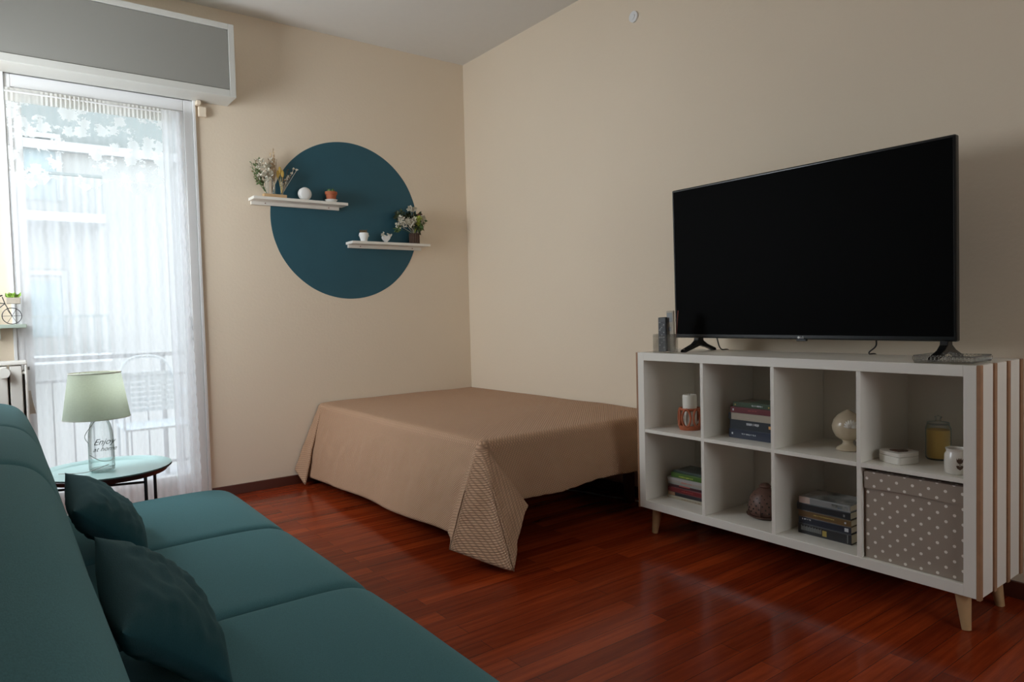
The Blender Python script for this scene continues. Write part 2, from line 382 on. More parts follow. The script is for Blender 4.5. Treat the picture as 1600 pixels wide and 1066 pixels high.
# painted circle on the back wall
bm = B(); c0 = (-.988, 1.783); R0 = .5435; n = 160
ring = [(c0[0]+(R0+.0022*noise.noise((cos(2*pi*k/n)*6, sin(2*pi*k/n)*6, 1)))*cos(2*pi*k/n), -.0012, c0[1]+R0*sin(2*pi*k/n)) for k in range(n)]
prism(bm, ring, (0, .0012, 0)); tag(obj('painted_circle', bm, 'teal_paint', wb), 'dark teal circle painted on the cream wall')
bm = B(); box(bm, DX1+.008, 0, -.014, 0, 0, .062); tag(obj('baseboard_back', bm, 'baseboard', bevel=.002), kind='structure')
tag(obj('baseboard_right', bx(-.014, 0, YR, -.014, 0, .062), 'baseboard', bevel=.002), kind='structure')
tag(obj('baseboard_left', bx(XL, XL+.014, YR, 0, 0, .062), 'baseboard'), kind='structure')

# balcony door: outer casing, frame, two glazed leaves behind the curtain
bm = B(); box(bm, DX1-.012, DX1+.004, -.016, .05, 0, DH+.02); box(bm, DX0-.004, DX0+.012, -.016, .05, 0, DH+.02); box(bm, DX0+.012, DX1-.012, -.016, .05, DH, DH+.02)
tag(obj('trim_1', bm, 'white_paint', bevel=.003), kind='structure')
bm = B(); fw = .05
box(bm, DX1-.012-fw, DX1-.012, .0, .07, 0, DH); box(bm, DX0+.012, DX0+.012+.03, .0, .07, 0, DH); box(bm, DX0+.042, DX1-.062, .0, .07, 2.385, DH)
box(bm, DX0+.042, DX1-.062, .0, .07, 0, .04)
dr = tag(obj('door_1', bm, 'white_paint', bevel=.004), kind='structure')
xa, xb = DX0+.042, DX1-.062; sw = .042
bm = B(); box(bm, xa, xa+sw, .012, .06, .04, 2.385); box(bm, xb-sw, xb, .012, .06, .04, 2.385); box(bm, xa+sw, xb-sw, .012, .06, .04, .17); box(bm, xa+sw, xb-sw, .012, .06, 2.345, 2.385)
lf = obj('door_leaf', bm, 'white_paint', dr, bevel=.003)
obj('glass', bx(xa+.02, xb-.02, .034, .038, .16, 2.355), 'glass_pane', lf)
bm = B(); box(bm, xb-.032, xb-.012, -.004, .012, .98, 1.14); obj('door_handle', bm, 'white_paint', dr, bevel=.003)

# roller shutter box over the door
t = thing('roller_shutter_box', 'long white framed roller shutter box with grey panel over balcony door', 'shutter box', (-2.6, -.1, 2.452))
X0, X1, Z0, Z1, YF = XL, -1.772, 2.452, 2.886, -.205
obj('casing', bx(X0, X1, YF+.012, 0, Z0, Z1), 'box_frame', t, bevel=.003)
bm = B(); fb = .034
box(bm, X1-fb, X1, YF, YF+.012, Z0, Z1); box(bm, X0, X1-fb, YF, YF+.012, Z1-fb, Z1); box(bm, X0, X1-fb, YF, YF+.012, Z0, Z0+fb+.008)
obj('frame', bm, 'box_frame', t, bevel=.002)
obj('panel', bx(X0, X1-fb-.003, YF+.006, YF+.0125, Z0+fb+.011, Z1-fb-.003), 'box_panel', t)
# small bracket under the box end
bm = B(); box(bm, -1.95, -1.905, -.03, 0, 2.36, 2.42); box(bm, -1.965, -1.94, -.055, -.0, 2.425, 2.449)
tag(obj('curtain_bracket', bm, 'wall', bevel=.003), 'small cream bracket on wall under right end of shutter box', 'bracket')

# ------------------------------------------------------------------ curtains
def curtain_mesh(x0, x1, zt, zb, y0, amp, nf, seed, nx=160, nz=60, bottom=None, side=None):
    bm = B(); uvl = bm.loops.layers.uv.new('UVMap'); g = []
    for j in range(nz+1):
        row = []
        for i in range(nx+1):
            u = i/nx; v = j/nz
            xr = side(v) if side else 0
            x = x0+(x1+xr-x0)*u; zl = bottom(u) if bottom else zb
            z = zt+(zl-zt)*v
            f = sin(u*nf*2*pi+1.3*sin(u*7+seed)+.4*v)*(.35+.65*noise.noise((u*4, v*.7, seed)))+.3*noise.noise((u*14, v*.8, seed+4))
            row.append((bm.verts.new((x, y0+amp*f*(.35+.65*min(1, v*6)), z)), x, z))
        g.append(row)
    for j in range(nz):
        for i in range(nx):
            q = (g[j][i], g[j][i+1], g[j+1][i+1], g[j+1][i]); f = bm.faces.new([w[0] for w in q])
            for lp, w in zip(f.loops, q): lp[uvl].uv = (w[1], w[2])
    return bm
t = thing('sheer_curtain', 'white sheer curtain with floral lace valance hanging over the balcony door', 'curtain', (-2.45, -.03, .06))
obj('curtain_panel', curtain_mesh(-2.905, -2.105, 1.93, .05, -.016, .008, 11, 2), 'sheer_white', t, smooth=True, recalc=False)
val = lambda u: 1.885+.028*cos(u*2*pi*3.2+.6)+.008*cos(u*2*pi*13)
obj('lace_valance', curtain_mesh(-2.905, -2.105, 2.30, 1.9, -.030, .006, 11, 5, nz=30, bottom=val), 'lace_valance', t, smooth=True, recalc=False)
obj('heading', curtain_mesh(-2.908, -2.10, 2.372, 2.298, -.026, .012, 38, 9, nx=400, nz=6), 'curtain_header', t, smooth=True, recalc=False)
bm = B(); tube(bm, [(-2.91, -.028, 2.352), (-2.09, -.028, 2.352)], .005); obj('curtain_rod', bm, 'white_paint', t)
t2 = curtain_mesh(-2.165, -2.085, 2.36, .05, -.058, .012, 2, 12, nx=40, nz=260, side=lambda v: .018+.035*v+.007*abs(sin(v*pi*34)))
tag(obj('lace_edge_curtain', t2, 'lace_edge', smooth=True, recalc=False), 'narrow bunched white curtain with scalloped lace edge at right of door', 'curtain')

# ------------------------------------------------------------------ radiator, shelf, bicycle planter
t = thing('radiator', 'cream column radiator beside the balcony door behind the sofa', 'radiator', (-3.1, -.1, .12))
rx0, rx1, ry0, ry1 = -3.40, -2.876, -.17, -.05
bm = B(); k = 0; x = rx1-.05
while x > rx0:
    outl = [(x-.026, ry0), (x+.026, ry0), (x+.027, (ry0+ry1)/2), (x+.022, ry1), (x-.022, ry1), (x-.027, (ry0+ry1)/2)]
    prism(bm, [(a, b, .14) for a, b in outl], (0, 0, .76)); x -= .062
obj('column', bm, 'radiator', t, bevel=.004)
obj('back_panel', bx(rx0, rx1-.012, ry1-.012, ry1-.002, .16, .86), 'radiator', t)
bm = B(); box(bm, rx0, rx1, ry0-.006, ry1, .905, .925); box(bm, rx1-.012, rx1, ry0-.004, ry1, .14, .905); box(bm, rx0, rx1, ry0+.01, ry1, .855, .87)
obj('cover', bm, 'radiator', t, bevel=.005)
bm = B(); tube(bm, [(-2.975, ry0-.045, .868), (-2.975, ry0, .868)], .026, 24); obj('valve_knob', bm, 'radiator', t, smooth=True, angle=40)
bm = B(); tube(bm, [(rx1-.004, -.11, .882), (rx1+.012, -.11, .882)], .009, 12); obj('plug', bm, 'grey_plastic', t)
bm = B(); tube(bm, [(-2.9, -.1, 0), (-2.9, -.1, .2)], .011, 10); obj('pipe', bm, 'radiator', t)
bm = B(); prism(bm, [(-2.876, -.10, .765), (-2.866, -.10, .765), (-2.846, -.10, .64), (-2.884, -.10, .64)], (0, -.03, 0)); obj('evaporator', bm, 'beige_plate', t, bevel=.003)

st = thing('small_wall_shelf', 'pale green narrow wall shelf above the radiator at left edge', 'shelf', (-3.1, -.1, 1.094))
obj('board', bx(-3.4, -2.868, -.16, 0, 1.096, 1.116), 'sage', st, bevel=.003)
for x in (-3.3, -2.99): obj('bracket', bx(x-.01, x+.01, -.05, 0, 1.04, 1.096), 'white_paint', st)
t = thing('bicycle_planter', 'small black wire bicycle with wooden planter box of green leaves on shelf', 'planter', (-3.0, -.1, 1.116))
for cx in (-2.928, -3.11):
    bm = B(); r = .042; cz = 1.116+r+.002
    tube(bm, [(cx+r*cos(a*pi/12), -.10, cz+r*sin(a*pi/12)) for a in range(24)], .0022, 6, closed=True)
    for a in range(6): tube(bm, [(cx, -.10, cz), (cx+r*cos(a*pi/3), -.10, cz+r*sin(a*pi/3))], .001, 4)
    obj('wheel', bm, 'dark_metal', t)
bm = B(); hub1, hub2, bb, seat, head = (-2.928, -.1, 1.16), (-3.11, -.1, 1.16), (-3.02, -.1, 1.165), (-3.045, -.1, 1.235), (-2.955, -.1, 1.225)
for a, b in ((hub2, bb), (bb, seat), (seat, head), (bb, head), (hub2, seat), (head, hub1), (head, (-2.965, -.1, 1.26))): tube(bm, [a, b], .0025, 6)
tube(bm, [(-2.98, -.13, 1.262), (-2.965, -.115, 1.268), (-2.965, -.085, 1.268), (-2.98, -.07, 1.262)], .0025, 6)
obj('frame', bm, 'dark_metal', t)
for (bx0, bx1, bz, m_) in ((-2.948, -2.888, 1.224, 'leaf_bright'), (-3.14, -3.08, 1.224, 'leaf')):
    bm = B(); box(bm, bx0, bx1, -.13, -.07, bz, bz+.032); pb = obj('planter_box', bm, 'crate', t, bevel=.002)
    bm = B()
    for k in range(60):
        p = (random.uniform(bx0+.006, bx1-.006), random.uniform(-.125, -.075), bz+.03)
        leaf(bm, p, (p[0]+random.uniform(-.014, .014), p[1]+random.uniform(-.016, .016), p[2]+random.uniform(.014, .034)), .007)
    obj('leaves', bm, m_, pb)

# ------------------------------------------------------------------ smoke cap
bm = B(); tube(bm, [(-.012, -1.80, 2.779), (0, -1.80, 2.779)], .031, 32); tube(bm, [(-.016, -1.80, 2.779), (-.010, -1.80, 2.779)], .014, 24)
tag(obj('junction_cover', bm, 'white_paint', smooth=True, angle=40), 'small round cream junction cover high on the right wall', 'wall cover')

# ------------------------------------------------------------------ floating shelves with their things
def ledge(x0, x1, zf, label):
    t = thing('floating_shelf', label, 'shelf', ((x0+x1)/2, -.06, zf), 'floating shelves on the painted circle')
    obj('board', bx(x0, x1, -.12, -.0025, zf+.004, zf+.022), 'shelf_white', t, bevel=.001)
    bm = B(); box(bm, x0+.012, x1-.025, -.022, -.0025, zf-.018, zf+.004); r = obj('mounting_rail', bm, 'shelf_white', t)
    for x in (x0+.10, x1-.10):
        bm = B(); tube(bm, [(x, -.0245, zf-.006), (x, -.0215, zf-.006)], .0035, 8); obj('screw', bm, 'red_brown', r)
    return zf+.022
s1 = ledge(-1.668, -1.040, 1.866, 'white floating shelf at upper left of teal circle, holding dried flowers')
s2 = ledge(-1.017, -.405, 1.612, 'white floating shelf at lower right of teal circle, holding white flower bouquet')
# dried-flower stand
cx = -1.517; t = thing('dried_flower_stand', 'dried flowers and pampas in glass tubes on a light wood block', 'dried flowers', (cx, -.06, s1))
obj('wood_block', bx(-1.590, -1.445, -.082, -.038, s1, s1+.026), 'light_wood', t, bevel=.002)
def curve_stem(bm, a, b, bend, r=.0012, n=8):
    a, b = Vector(a), Vector(b); m = (a+b)/2+Vector(bend)
    p = [(1-k/n)**2*a+2*(k/n)*(1-k/n)*m+(k/n)**2*b for k in range(n+1)]; tube(bm, p, r, 5); return p
for tx in (-1.565, -1.52, -1.47):
    bm = B(); lathe(bm, (tx, -.06, s1+.02), [(0, 0), (.008, .004), (.009, .01), (.009, .11), (.0105, .112)], 16); obj('glass_tube', bm, 'glass_thick', t, smooth=True)
bm = B()
for k in range(7):
    e = (-1.655+.03*k*random.random(), -.06+random.uniform(-.02, .02), s1+.10+.15*random.random())
    p = curve_stem(bm, (-1.565, -.06, s1+.03), e, (-.03, 0, -.02))
    for q in p[3:]:
        for _ in range(4): leaf(bm, q, q+Vector((random.uniform(-.022, .012), random.uniform(-.012, .012), random.uniform(-.012, .022))), .006, random.choice((0, 1, 0)))
obj('leaf_sprig', bm, None, t, mats=['leaf', 'leaf_brown'])
bm = B()
for k in range(46):
    a = random.random()*2*pi; c = Vector((-1.575+random.uniform(-.045, .04), -.062+random.uniform(-.028, .02), s1+.17+random.uniform(-.06, .07)))
    for _ in range(5): leaf(bm, c, c+Vector((random.uniform(-.02, .02), random.uniform(-.02, .01), random.uniform(-.016, .02))), .008)
obj('white_blossom', bm, 'petal_white', t)
bm = B()
for (ex, ez, bs) in ((-1.515, .305, -1.52), (-1.535, .27, -1.52)):
    p = curve_stem(bm, (bs, -.06, s1+.03), (ex, -.06, s1+ez), (.012, 0, 0), n=14)
    for i, q in enumerate(p[5:]):
        w = .020*sin(pi*(i+1.2)/11)
        for _ in range(12): leaf(bm, q, q+Vector((random.uniform(-1, 1)*w, random.uniform(-1, 1)*w, random.uniform(.01, .03))), .0022)
obj('pampas_plume', bm, 'pampas', t)
bm = B()
for k in range(5):
    p = curve_stem(bm, (-1.535, -.06, s1+.03), (-1.545+.012*k, -.055, s1+.23+.02*random.random()), (.01, 0, 0))
    for q in p[3:]: leaf(bm, q, q+Vector((random.uniform(-.008, .008), 0, .02)), .003)
obj('twig', bm, 'leaf_brown', t)
bm = B()
for (ex, ez) in ((-1.478, .185), (-1.462, .165), (-1.492, .16)):
    p = curve_stem(bm, (-1.47, -.06, s1+.03), (ex, -.06, s1+ez), (0, 0, 0)); sphere(bm, (ex, -.06, s1+ez), .011, 10, (1, 1, 2.3))
obj('bunny_tail', bm, 'yellow_bloom', t, smooth=True)
bm = B()
for (ex, ez) in ((-1.385, .205), (-1.40, .175), (-1.365, .20), (-1.44, .13), (-1.425, .15), (-1.46, .095), (-1.45, .08), (-1.47, .105), (-1.44, .105)):
    curve_stem(bm, (-1.47, -.06, s1+.03), (ex, -.06, s1+ez), (.01, 0, .02))
    for _ in range(8): leaf(bm, (ex, -.06, s1+ez), (ex+random.uniform(-.013, .013), -.06+random.uniform(-.012, .012), s1+ez+random.uniform(-.008, .012)), .005)
obj('white_floret', bm, 'petal_white', t)
bm = B()
for (ex, ez) in ((-1.41, .16), (-1.43, .19), (-1.46, .14), (-1.45, .12)):
    p = curve_stem(bm, (-1.47, -.06, s1+.03), (ex, -.065, s1+ez), (.01, 0, .02))
    for q in p[3:]: leaf(bm, q, q+Vector((random.uniform(-.012, .012), 0, random.uniform(0, .014))), .005)
obj('brown_sprig', bm, 'leaf_brown', t)
# white disc ornament
bm = B(); c = (-1.318, -.06, s1+.046); tube(bm, [(c[0], -.078, c[2]), (c[0], -.072, c[2]), (c[0], -.048, c[2]), (c[0], -.042, c[2])], [.036, .0425, .0425, .036], 40)
t = thing('round_ornament', 'round white ornament standing on the upper shelf between flowers and cactus', 'ornament', (c[0], -.06, s1))
sphere(bm, (c[0], -.078, c[2]), .036, 24, (1, .25, 1))
obj('disc', bm, 'white_matte', t, smooth=True, angle=50); obj('foot', bx(c[0]-.024, c[0]+.024, -.076, -.044, s1, s1+.008), 'white_matte', t, bevel=.003)
# cactus pot
cx = -1.135; t = thing('cactus_pot', 'terracotta pot with small cactus in white saucer on upper shelf', 'potted plant', (cx, -.06, s1))
bm = B(); lathe(bm, (cx, -.06, s1), [(0, 0), (.028, 0), (.034, .012), (.043, .022), (.040, .022), (.03, .010), (0, .010)], 32); obj('saucer', bm, 'white_matte', t, smooth=True, angle=50)
bm = B(); lathe(bm, (cx, -.06, s1+.0115), [(0, 0), (.029, 0), (.035, .045), (.040, .045), (.041, .063), (.037, .063), (.035, .055), (0, .055)], 32); obj('pot', bm, 'terracotta', t, smooth=True, angle=40)
bm = B()
for k in range(5):
    a = k*1.26; px, py = cx+.017*cos(a), -.06+.017*sin(a); sphere(bm, (px, py, s1+.077), .012, 10, (1, 1, 1.2))
    for _ in range(14): leaf(bm, (px, py, s1+.08), (px+random.uniform(-.018, .018), py+random.uniform(-.018, .018), s1+.08+random.uniform(.002, .022)), .0015)
obj('cactus', bm, 'leaf', t)
# lower shelf
cx = -.905; t = thing('face_pot', 'small white pot with dark plant on left end of lower shelf', 'potted plant', (cx, -.06, s2))
bm = B(); lathe(bm, (cx, -.06, s2), [(0, 0), (.021, 0), (.023, .01), (.026, .022), (.032, .04), (.033, .056), (.030, .064), (.027, .064), (.026, .056), (0, .056)], 28); obj('pot', bm, 'white_matte', t, smooth=True, angle=50)
for s in (-1, 1): bm = B(); sphere(bm, (cx+s*.034, -.06, s2+.045), .006, 8); obj('ear', bm, 'white_matte', t, smooth=True)
bm = B()
for _ in range(70):
    a = random.random()*2*pi; r = .02*random.random(); p = (cx+r*cos(a), -.06+r*sin(a), s2+.058); leaf(bm, p, (p[0]+.02*cos(a)*random.random(), p[1]+.02*sin(a)*random.random(), p[2]+random.uniform(.012, .032)), .004)
obj('plant', bm, 'leaf_brown', t)
cx = -.735; t = thing('heart_vase', 'small white heart-shaped vase with tiny blossoms on lower shelf', 'vase', (cx, -.06, s2))
bm = B(); hp = []
for k in range(40):
    a = 2*pi*k/40; hp.append((cx+.0022*16*sin(a)**3*.8, -.075, s2+.033+.0021*(13*cos(a)-5*cos(2*a)-2*cos(3*a)-cos(4*a))*.9))
zmin = min(p[2] for p in hp); hp = [(p[0], p[1], p[2]+s2-zmin-.0) for p in hp]
prism(bm, hp, (0, .03, 0)); obj('body', bm, 'white_matte', t, smooth=True, bevel=.006, angle=60)
bm = B()
for (ex, ez) in ((-.028, .062), (-.02, .07), (-.034, .055), (.024, .060), (.034, .055), (.03, .045), (.012, .062), (-.025, .05)):
    for _ in range(7): leaf(bm, (cx+ex, -.07, s2+ez), (cx+ex+random.uniform(-.012, .012), -.07+random.uniform(-.012, .012), s2+ez+random.uniform(-.008, .012)), .006)
obj('blossom', bm, 'petal_white', t)
cx = -.505; t = thing('flower_vase', 'dark bark vase with white and green flower bouquet on lower shelf', 'flower vase', (cx, -.06, s2))
bm = B()
n = 14
for k in range(n):
    a = 2*pi*k/n; r = .031; tube(bm, [(cx+r*cos(a), -.06+r*sin(a), s2), (cx+r*cos(a), -.06+r*sin(a), s2+.076+.003*random.random())], .0078, 6)
lathe(bm, (cx, -.06, s2), [(0, .002), (.028, .002), (.028, .07), (0, .07)], 16)
obj('vase', bm, 'dark_bark', t)
top = Vector((cx, -.06, s2+.07))
def bunch(name, m_, centres, n, spread, lw, ll, mats=None):
    bm = B()
    for c in centres:
        c = Vector((cx+c[0]*1.22-.002, -.06+c[1]*1.3, s2+.07+(c[2]-.07)*1.12)); curve_stem(bm, top, c, (0, 0, .01))
        for _ in range(n):
            d = Vector((random.gauss(0, 1), random.gauss(0, 1), random.gauss(0, 1))).normalized(); b0 = c+d*spread*random.random()*.7
            leaf(bm, b0, b0+d*ll, lw)
    return obj(name, bm, m_, t)
bunch('dark_foliage', 'leaf_dark', [(-.115, -.01, .185), (-.09, 0, .20), (-.06, -.02, .19), (-.04, 0, .175), (-.02, 0, .195), (.0, .01, .18), (.015, -.02, .12), (-.01, -.02, .13), (.02, 0, .10), (.03, .0, .19)], 20, .028, .010, .03)
bunch('white_flower', 'petal_white', [(-.085, -.035, .135), (-.06, -.04, .15), (-.03, -.045, .145), (-.10, -.03, .16), (-.045, -.04, .13), (-.115, -.02, .12), (-.03, -.02, .235), (-.01, -.015, .23), (.035, -.02, .16), (.05, -.02, .18), (.045, -.02, .145), (-.02, -.04, .16)], 34, .026, .010, .018)
bunch('green_flower', 'green_bloom', [(.005, -.045, .155), (.015, -.045, .175), (.008, -.04, .135), (-.005, -.045, .17)], 34, .018, .005, .014)
bunch('green_leaf', 'leaf', [(.025, -.03, .125), (.02, -.03, .11), (-.12, -.02, .10), (.03, -.02, .13), (.055, -.01, .165)], 16, .022, .010, .03)
bm = B()
for _ in range(30):
    c = Vector((cx+random.uniform(.025, .065), -.07, s2+random.uniform(.20, .225))); sphere(bm, c, .0045, 6)
for e in ((.09, .205), (.06, .225), (.03, .205), (.05, .20)): curve_stem(bm, top, (cx+e[0], -.07, s2+e[1]), (0, 0, .03))
obj('berry_sprig', bm, 'red_brown', t)
bm = B(); curve_stem(bm, top, (cx+.055, -.06, s2+.14), (.02, 0, 0), .0015)
for k in range(5): leaf(bm, (cx+.05+.004*k, -.06, s2+.15-.005*k), (cx+.062+.006*k, -.06, s2+.135-.009*k), .006)
obj('brown_leaf', bm, 'red_brown', t)

# ------------------------------------------------------------------ sofa
t = thing('sofa', 'long teal fabric sofa bed with seamed seat sections along the left wall', 'sofa', (-2.7, -2.9, 0))
def puff(profile, y0, y1, name, inset=.020, ny=64, bulge=.0):
    P = catmull([(x, 0, z) for x, z in profile], 7, True); c = sum(P, Vector())/len(P); bm = B(); rings = []
    for j in range(ny+1):
        s = j/ny; s = .5-.5*cos(pi*s)*1.0
        y = y0+(y1-y0)*s; d = min(abs(y-y0), abs(y1-y)); k = 1-exp(-(d/.013)**1.2)
        rr = []
        for i, p in enumerate(P):
            nrm = (P[(i+1) % len(P)]-P[i-1]).normalized(); nr = Vector((nrm.z, 0, -nrm.x))
            if nr.dot(p-c) < 0: nr = -nr
            off = -inset*(1-k)+bulge*sin(pi*s)+.003*noise.noise((p.x*4, y*3, p.z*4))
            rr.append(bm.verts.new((p.x+nr.x*off, y, p.z+nr.z*off)))
        rings.append(rr)
    for a, b in zip(rings, rings[1:]):
        for i in range(len(a)): j = (i+1) % len(a); bm.faces.new((a[i], a[j], b[j], b[i]))
    bm.faces.new(rings[0]); bm.faces.new(rings[-1][::-1])
    return obj(name, bm, 'teal_fabric', t, smooth=True, angle=60)
seatp = [(-2.845, .405), (-2.70, .417), (-2.5, .422), (-2.34, .420), (-2.265, .402), (-2.225, .36), (-2.215, .31), (-2.235, .265), (-2.32, .25), (-2.6, .25), (-2.83, .255), (-2.86, .33)]
backp = [(-2.842, .44), (-2.853, .52), (-2.872, .60), (-2.893, .68), (-2.915, .76), (-2.94, .808), (-2.975, .832), (-3.03, .842), (-3.085, .838), (-3.13, .80), (-3.14, .72), (-3.10, .58), (-3.04, .44), (-2.98, .34), (-2.90, .33), (-2.855, .37)]
ys = [-1.575, -2.24, -2.89, -4.25]
for a, b in zip(ys, ys[1:]):
    puff(seatp, a, b, 'seat_cushion', bulge=.004); puff(backp, a, b, 'backrest', inset=.013, bulge=.004)
obj('base', bx(-3.0, -2.28, -4.15, -1.66, .12, .262), 'pillow_fabric', t, bevel=.01)
for x in (-2.95, -2.34):
    for y in (-4.1, -1.72): bm = B(); lathe(bm, (x, y, 0), [(0, 0), (.018, 0), (.024, .121), (0, .121)], 16); obj('leg', bm, 'dark_metal', t, smooth=True, angle=40)

def pillow(label, c, half_w, half_h, thick, ax_w, ax_h, seed):
    ax_w = Vector(ax_w).normalized(); ax_h = Vector(ax_h).normalized(); ax_n = ax_w.cross(ax_h).normalized()
    bm = B(); n = 44; G = {}
    for sgn in (1, -1):
        for i in range(n+1):
            for j in range(n+1):
                if sgn < 0 and (i in (0, n) or j in (0, n)): G[(sgn, i, j)] = G[(1, i, j)]; continue
                u = sin(pi*(i/n-.5)); v = sin(pi*(j/n-.5))
                pin = 1-.09*(1-v*v)*abs(u)**3; pin2 = 1-.09*(1-u*u)*abs(v)**3
                th = thick*((1-u**4)*(1-v**4))**.62*(1-.12*(u*u+v*v))
                wr = .009*noise.noise((u*1.5+v*1.5+seed, (v-u*.4)*6, sgn*3))+.005*noise.noise((u*6+3, v*3+seed, sgn))
                wr *= (1-abs(u)**4)*(1-abs(v)**4)
                edge = .003*noise.noise((u*3, v*3, seed))*(abs(u)**8+abs(v)**8)
                p = Vector(c)+ax_w*(u*half_w*pin)+ax_h*(v*half_h*pin2)+ax_n*(sgn*(th+wr)+edge)
                G[(sgn, i, j)] = bm.verts.new(p)
        for i in range(n):
            for j in range(n):
                bm.faces.new((G[(sgn, i, j)], G[(sgn, i+1, j)], G[(sgn, i+1, j+1)], G[(sgn, i, j+1)]))
    return tag(obj('throw_pillow', bm, 'pillow_fabric', smooth=True), label, 'pillow', 'dark teal pillows leaning on the sofa')
pillow('dark teal pillow nearer the lamp table, leaning on the sofa backrest', (-2.762, -2.215, .543), .250, .148, .056, (.03, 1, .02), (-.089, -.06, .095), 1)
pillow('dark teal wrinkled pillow nearest the camera, leaning on the sofa backrest', (-2.762, -3.055, .542), .270, .152, .060, (.03, 1, .02), (-.089, -.06, .095), 6)

# ------------------------------------------------------------------ lamp table and lamp
tc_ = (-2.660, -1.30); zt_ = .50
t = thing('tray_table', 'round mint green tray table with dark legs at end of sofa', 'side table', (*tc_, 0))
bm = B(); lathe(bm, (*tc_, zt_), [(0, .0), (.215, .0), (.222, .003), (.240, .015), (.243, .015), (.226, .001), (.217, -.003), (0, -.003)], 72); obj('tray', bm, 'mint', t, smooth=True, angle=50)
bm = B(); lathe(bm, (*tc_, zt_-.003), [(.19, -.005), (.221, -.005), (.2275, .001), (.2425, .0125), (.244, .011), (.229, -.002), (.222, -.010), (.19, -.010)], 72, close=True); obj('tray_rim', bm, 'dark_metal', t, smooth=True, angle=50)
for k, a in enumerate((-55, 22, 125, 202)):
    px, py = tc_[0]+.205*cos(radians(a)), tc_[1]+.205*sin(radians(a)); bm = B(); tube(bm, [(px, py, 0), (px, py, zt_-.008)], .0065, 10); obj('leg', bm, 'dark_metal', t, smooth=True, angle=40)
for a, b in ((-55, 202), (22, 125)):
    for z in (zt_-.035, .03): bm = B(); tube(bm, [(tc_[0]+.205*cos(radians(a)), tc_[1]+.205*sin(radians(a)), z), (tc_[0]+.205*cos(radians(b)), tc_[1]+.205*sin(radians(b)), z)], .005, 8); obj('crossbar', bm, 'dark_metal', t, smooth=True, angle=40)
lx, ly, lz = -2.672, -1.285, zt_+.001
t = thing('table_lamp', 'glass bottle table lamp with green grey fabric shade on the tray table', 'lamp', (lx, ly, lz))
bm = B(); o_ = [(0, 0), (.040, 0), (.046, .006), (.0475, .02), (.0465, .12), (.044, .16), (.038, .19), (.028, .215), (.018, .232), (.016, .25)]
lathe(bm, (lx, ly, lz), o_, 40); obj('glass_bottle', bm, 'glass_thick', t, smooth=True)
bm = B(); lathe(bm, (lx, ly, lz), [(0, .004), (.040, .004), (.043, .012), (.036, .010), (0, .008)], 40); obj('bottle_base', bm, 'glass_thick', t, smooth=True)
sz0, sz1, sr0, sr1 = .722, .906, .121, .0935
bm = B(); uvl = bm.loops.layers.uv.new('UVMap'); lathe(bm, (lx-.010, ly, 0), [(sr0, sz0), (sr1, sz1)], 64)
for f in bm.faces:
    for l in f.loops: l[uvl].uv = (math.atan2(l.vert.co.y-ly, l.vert.co.x-lx)*.3, l.vert.co.z)
sh = obj('lamp_shade', bm, 'shade_fabric', t, smooth=True)
bm = B(); tube(bm, [(lx-.010+sr1*cos(k*pi/32), ly+sr1*sin(k*pi/32), sz1) for k in range(64)], .0022, 6, closed=True); obj('top_rim', bm, 'beige_plate', sh)
bm = B(); tube(bm, [(lx-.010+sr0*cos(k*pi/32), ly+sr0*sin(k*pi/32), sz0) for k in range(64)], .0016, 6, closed=True); obj('bottom_rim', bm, 'beige_plate', sh)
bm = B()
for k in range(3): a = k*2.094; tube(bm, [(lx, ly, sz1-.03), (lx-.010+sr1*cos(a), ly+sr1*sin(a), sz1-.002)], .0015, 5)
obj('wire_spider', bm, 'beige_plate', sh)
bm = B(); lathe(bm, (lx, ly, lz+.245), [(0, 0), (.018, 0), (.018, .045), (0, .045)], 20); obj('socket', bm, 'white_matte', t, smooth=True, angle=40)
bm = B(); sphere(bm, (lx, ly, .835), .027, 16); obj('light_bulb', bm, 'bulb', t, smooth=True)
bm = B(); tube(bm, catmull([(lx, ly, lz+.225), (lx-.035, ly-.02, lz+.19), (lx-.058, ly-.02, lz+.15), (lx-.045, ly-.02, lz+.12)], 6), .0012, 6)
tube(bm, catmull([(lx-.045, ly-.03, lz+.075), (lx-.01, ly-.046, lz+.05), (lx+.025, ly-.043, lz+.045), (lx+.042, ly-.03, lz+.055)], 6), .0012, 6)
tube(bm, catmull([(lx-.15, ly+.02, lz+.006), (lx-.07, ly-.05, lz+.010), (lx-.02, ly-.048, lz+.02), (lx+.02, ly-.04, lz+.03)], 6), .0015, 6)
obj('cord', bm, 'cable_grey', t)
def text_mesh(txt, size, origin, right, up, ext=.0004, shear=0):
    cu = bpy.data.curves.new('t', 'FONT'); cu.body = txt; cu.size = size; cu.align_x = 'CENTER'; cu.align_y = 'CENTER'; cu.shear = shear; cu.extrude = ext
    o = bpy.data.objects.new('t', cu); COL.objects.link(o)
    me = bpy.data.meshes.new_from_object(o.evaluated_get(bpy.context.evaluated_depsgraph_get()))
    bm = B(); bm.from_mesh(me); bpy.data.objects.remove(o); bpy.data.curves.remove(cu)
    R = Vector(right).normalized(); U = Vector(up).normalized(); Nn = R.cross(U); O = Vector(origin)
    for v in bm.verts: v.co = O+R*v.co.x+U*v.co.y+Nn*v.co.z
    return bm
fd = Vector((lx, ly, 0))+Vector((cos(radians(-92)), sin(radians(-92)), 0))*.0475
bm = text_mesh('Enjoy', .034, (fd.x+.006, fd.y, lz+.125), (1, .05, 0), (0, 0, 1), shear=.5)
b2 = text_mesh('at home', .025, (fd.x+.008, fd.y, lz+.096), (1, .05, 0), (0, 0, 1), shear=.5)
me_ = bpy.data.meshes.new('x'); b2.to_mesh(me_); bm.from_mesh(me_); b2.free()
obj('lettering', bm, 'ink', t, recalc=False)

